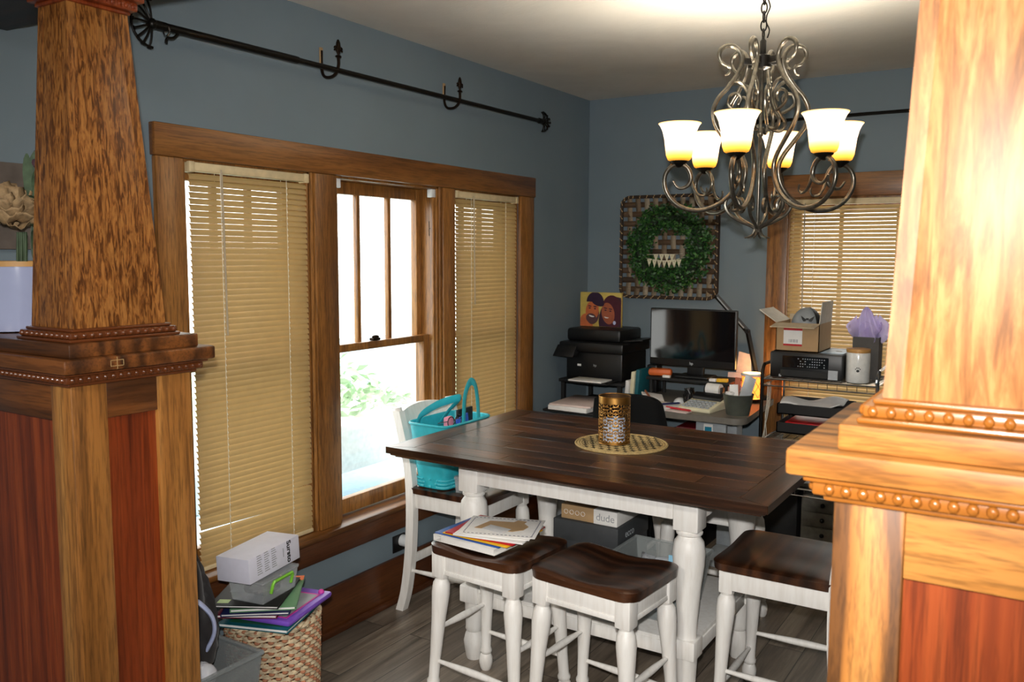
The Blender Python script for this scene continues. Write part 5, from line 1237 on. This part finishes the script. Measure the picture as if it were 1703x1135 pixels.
MB().box((1.61, 4.56, 1.1655), (1.722, 4.80, 1.1675), .001).build('lid_label', plain('label_paleblue', '#a9c2d8', .3), ij); MB().box((1.665, 4.66, 1.1675), (1.695, 4.68, 1.168)).build('lid_mark', 'ink', ij)
cb_ = thing('cardboard_box', 'open cardboard box with red and white label, cap inside, on the inkjet printer', 'box', (1.50, 4.68, 1.166))
a0, a1, b0, b1, z0, z1, t_ = 1.385, 1.605, 4.55, 4.82, 1.167, 1.315, .004
MB().box((a0, b0, z0), (a1, b1, z0+t_)).box((a0, b0, z0), (a1, b0+t_, z1)).box((a0, b1-t_, z0), (a1, b1, z1)).box((a0, b0, z0), (a0+t_, b1, z1)).box((a1-t_, b0, z0), (a1, b1, z1)).build('carton', 'card_brown', cb_)
MB().hexa([(a0, b0, z1-.003), (a1, b0, z1-.003), (a1, b0+.004, z1), (a0, b0+.004, z1), (a0-.015, b0-.065, z1-.022), (a1-.012, b0-.065, z1-.022), (a1-.012, b0-.065, z1-.018), (a0-.015, b0-.065, z1-.018)]).build('flap', plain('card_inside', '#b9a88c', .75), cb_)
MB().hexa([(a0, b0, z1-.002), (a0, b1, z1-.002), (a0+.003, b1, z1), (a0+.003, b0, z1), (a0-.095, b0+.01, z1+.060), (a0-.095, b1, z1+.060), (a0-.093, b1, z1+.064), (a0-.093, b0+.01, z1+.064)]).build('flap', plain('card_pale', '#c9c2b4', .75), cb_)
MB().hexa([(a1-.004, b0, z1-.002), (a1, b0, z1-.002), (a1, b1, z1-.002), (a1-.004, b1, z1-.002), (a1+.004, b0+.01, z1+.11), (a1+.008, b0+.01, z1+.11), (a1+.008, b1-.01, z1+.11), (a1+.004, b1-.01, z1+.11)]).build('flap', 'card_pale', cb_)
MB().box((a0, b1-.004, z1), (a1, b1, z1+.03)).build('flap', 'card_inside', cb_)
MB().box((1.425, b0-.0012, 1.195), (1.520, b0+.0005, 1.287)).build('label', 'card_white', cb_)
MB().box((1.425, b0-.0018, 1.195), (1.520, b0, 1.205)).box((1.425, b0-.0018, 1.276), (1.520, b0, 1.287)).build('label_band', 'red', cb_)
m = MB()
for k in range(9): m.box((1.452+k*.0052, b0-.0018, 1.213), (1.452+k*.0052+.0018+.0012*(k % 3), b0, 1.229))
m.build('barcode', 'ink_grey', cb_)
hc = thing('baseball_cap', 'grey baseball cap with dark winged emblem inside the cardboard box', 'cap', (1.51, 4.68, 1.27))
m = MB(); m.grid(lambda a, b: (1.508+.078*math.cos(2*PI*a)*math.cos(b*PI/2), 4.68+.092*math.sin(2*PI*a)*math.cos(b*PI/2), 1.285+.105*math.sin(b*PI/2)), 28, 10, close_u=True); m.build('crown', plain('cap_grey', '#8f9599', .7), hc)
m = MB(); m.grid(lambda a, b: (1.508+.081*math.cos(-.62+a*1.7)*math.cos(b*1.45), 4.68+.095*math.sin(-.62+a*1.7)*math.cos(b*1.45), 1.286+.107*math.sin(b*1.45)), 10, 8); m.build('side_panel', 'ink', hc)
m = MB(); ez = 1.335; ey = 4.592
for s in (-1, 1): m.poly([(1.532+s*.008, ey, ez-.012), (1.532+s*.008, ey, ez-.002), (1.532+s*.034, ey+.006, ez+.016), (1.532+s*.028, ey+.004, ez-.002), (1.532+s*.02, ey+.002, ez-.014)], (0, .003, 0))
m.box((1.525, ey-.001, ez-.006), (1.539, ey+.002, ez+.004)); m.build('emblem', 'ink', hc, smooth=0)
cn = thing('paw_canister', 'white ceramic canister with bamboo lid and black paw print on the rack', 'canister', (1.79, 4.59, 1.026))
MB().lathe([(0, 0), (.052, 0), (.057, .006), (.0575, .145), (.055, .152), (0, .152)], 32, (1.79, 4.59, 1.026)).build('jar', 'ceramic', cn)
MB().lathe([(0, .152), (.056, .152), (.0575, .156), (.0575, .168), (.055, .171), (0, .171)], 32, (1.79, 4.59, 1.026)).build('lid', 'bamboo', cn)
m = MB(); q = math.atan2(-4.59, CAM.x-1.79)
def onjar(du, dz, rx, rz__):
    P = []
    for k in range(14):
        a = q+(du+rx*math.cos(2*PI*k/14))/.0575; P.append((1.79+.0579*math.cos(a), 4.59+.0579*math.sin(a), 1.095+dz+rz__*math.sin(2*PI*k/14)))
    m.poly(P)
onjar(0, -.006, .0075, .0065)
for du, dz in ((-.0105, .003), (-.004, .009), (.004, .009), (.0105, .003)): onjar(du, dz, .0026, .0036)
m.build('paw_print', 'ink', cn, smooth=0)
gbag = thing('gift_bag', 'dark grey paper gift bag behind the paw canister', 'gift bag', (1.79, 4.76, 1.026))
tub(MB(), 1.737, 1.865, 4.71, 4.82, 1.026, 1.245, .0, .002, 0).build('bag', 'taupe', gbag)
for y in (4.712, 4.818): MB().tube(crom([(1.765, y, 1.24), (1.77, y, 1.30), (1.80, y, 1.325), (1.83, y, 1.30), (1.835, y, 1.24)], 4), .0014, 5).build('handle', 'lilac', gbag)
m = MB(); rg = random.Random(12)
for k in range(9):
    a = rg.uniform(0, 6.28); x, y = 1.80+.035*math.cos(a), 4.765+.025*math.sin(a); hh_ = rg.uniform(.05, .12); f = rg.uniform(0, 6)
    def fn(u_, v_, x=x, y=y, hh_=hh_, a=a, f=f):
        ww = .05*(.5+math.sin(v_*PI*.8))*(1-.6*v_**3); t = (u_-.5)*2
        return (x+math.cos(f)*t*ww+.02*v_*math.cos(a)+.006*math.sin(9*v_+5*u_), y+math.sin(f)*t*ww+.02*v_*math.sin(a)+.012*math.cos(7*u_+6*v_), 1.215+hh_*1.15*v_+.012*math.sin(5*t+f))
    m.grid(fn, 8, 8)
def fn(u_, v_):
    t = (u_-.5)*2; ww = .062*(1-v_)**.6+.006
    return (1.805+t*ww-.01*v_, 4.75+.012*math.cos(6*t+3*v_)-.01*v_, 1.225+.175*v_+.01*math.sin(6*t)*(1-v_))
m.grid(fn, 12, 10); solo(m, translucent('tissue_lilac', '#e0d3fa', .35), 'crumpled lilac tissue paper rising out of the gift bag', 'tissue_paper', 'tissue', smooth=25)
dw = thing('drawer_unit', 'grey wooden drawer unit with dark round knobs low on the wire rack', 'drawers', (1.68, 4.72, .165))
MB().box((1.545, 4.56, .166), (1.86, 4.88, .415), .003).build('case', plain('grey_wood', '#6d6a60', .6, var=.15), dw)
for k in range(3):
    dd = MB().box((1.555, 4.552, .174+k*.08), (1.85, 4.562, .248+k*.08), .003).build('drawer', 'grey_wood', dw); MB().sph((1.655, 4.546, .212+k*.08), .012, 10).build('knob', 'black_iron', dd)
slab('storage_box', 'black_matte', 'black box beside the grey drawer unit on the rack bottom shelf', 'box', (1.44, 4.70, .166), (.18, .33, .26), 0, bev=.006)
slab('tray', 'desk_grey', 'flat grey beige tray lying on the rack above the drawer unit', 'tray', (1.64, 4.66, .461), (.28, .24, .02), 0)
# ---------------------------------------------------------------- flowers on the left pedestal
va = thing('vase', 'translucent bluish vase with tan rim on the left pedestal behind the pillar shaft', 'vase', (.15, 1.31, 1.447))
prv = [(.045, 0), (.125, .003), (.128, .02), (.130, .18), (.126, .18), (.124, .02), (.045, .012)]
MB().lathe(prv, 36, (.145, 1.315, 1.447), cap=False).build('body', plain('vase_glass', '#a2a9c9', .12, spec=.8, var=.05, vscale=6), va)
MB().lathe([(.124, .178), (.133, .178), (.133, .192), (.124, .192)], 36, (.145, 1.315, 1.447), cap=False).build('rim', 'bamboo', va)
def flower(c, R, seed, label):
    t = thing('silk_flower', label, 'flower', c); rg = random.Random(seed); m = MB()
    for k in range(64):
        lay = k/64; phi = k*2.399; el = math.radians(-40+125*lay)
        dr = V((math.cos(phi)*math.cos(el), math.sin(phi)*math.cos(el), math.sin(el)))
        q = dr.to_track_quat('Z', 'Y').to_matrix().to_4x4() @ Matrix.Rotation(math.radians(rg.uniform(30, 60)), 4, 'X') @ Matrix.Rotation(rg.uniform(-.4, .4), 4, 'Z')
        T = Matrix.Translation(V(c)+dr*R*(.62-.35*lay)) @ q
        w = R*rg.uniform(.30, .44)*(1-.25*lay)
        def fn(a, b, w=w, f=rg.uniform(0, 6)):
            x = (a-.5)*2*w*math.sin(min(1, b+.2)*PI*.6); y = (b-.25)*1.5*w
            return (x, y, R*.16*(1-((a-.5)*2)**2)-.35*y*y/R+.06*R*b*math.sin(a*11+f))
        m.grid(fn, 8, 6, T)
    m.build('petals', 'petal', t, solid=.001); return t
plain('petal', '#a98c66', .8, var=.2, vscale=60); plain('stem_green', '#3f5236', .6, var=.2); plain('leaf_dull', '#4c6046', .6, var=.2); plain('purple_dry', '#5a4048', .8, var=.2)
f1 = flower((.135, 1.30, 1.785), .098, 2, 'big beige silk peony in the vase on the left pedestal')
fw = thing('flower_foliage', 'long dull green leaves and stems fanning around the beige flower', 'foliage', (.15, 1.33, 1.60))
m = MB(); rg = random.Random(21)
for k in range(34):
    a = rg.uniform(-1.5, 1.5); L = rg.uniform(.12, .21); st_ = V((.15+rg.uniform(-.02, .02), 1.35+rg.uniform(0, .03), 1.78)); s = st_
    e = s+V((math.cos(a)*L*.75-.02, .03*math.cos(k), math.sin(a)*L*1.05)); mid = s.lerp(e, .5)+V((0, 0, .02))
    P = crom([s, mid, e], 6); n = len(P)
    for i in range(n-1):
        w0, w1 = .013*math.sin(PI*(i+.3)/n), .013*math.sin(PI*(i+1.3)/n); nn = V((-.2, .3, 1)).cross(P[i+1]-P[i]).normalized()
        m.poly([P[i]-nn*w0, P[i]+nn*w0, P[i+1]+nn*w1, P[i+1]-nn*w1])
m.build('leaves', 'leaf_dull', fw, smooth=0)
m = MB()
for k in range(5): m.tube([(.12+k*.012, 1.32+.01*(k % 2), 1.47), (.13+k*.01, 1.33, 1.72)], .004, 6)
m.build('stems', 'stem_green', fw)
m = MB(); rg = random.Random(6)
for k in range(14): m.sph((.15+rg.uniform(-.04, .04), 1.38+rg.uniform(-.02, .02), 1.90+rg.uniform(-.02, .04)), .005, 6, (1, 1, 2.5))
m.build('dried_blooms', 'purple_dry', fw)
sg = thing('wood_sign', 'weathered wooden board hung on the wall behind the flower', 'sign', (.012, 1.32, 1.67))
for k in range(3): MB().box((.002, 1.12, 1.672+k*.085), (.02, 1.52, 1.754+k*.085), .002).build('plank', plain('grey_plank', '#6d625a', .8, var=.2, vscale=9), sg)

wc = thing('white_cable', 'thin white cables dangling at the desk end of the wire rack', 'cable', (1.329, 4.6, .6))
for q in range(3): MB().tube(crom([(1.328, 4.70-q*.03, .985), (1.328+.001*q, 4.68-q*.03, .86), (1.329, 4.60, .74+q*.03), (1.3285, 4.56+q*.04, .66), (1.3285, 4.62, .52-q*.06)], 6), .0022, 6).build('cable', 'cord_white', wc)
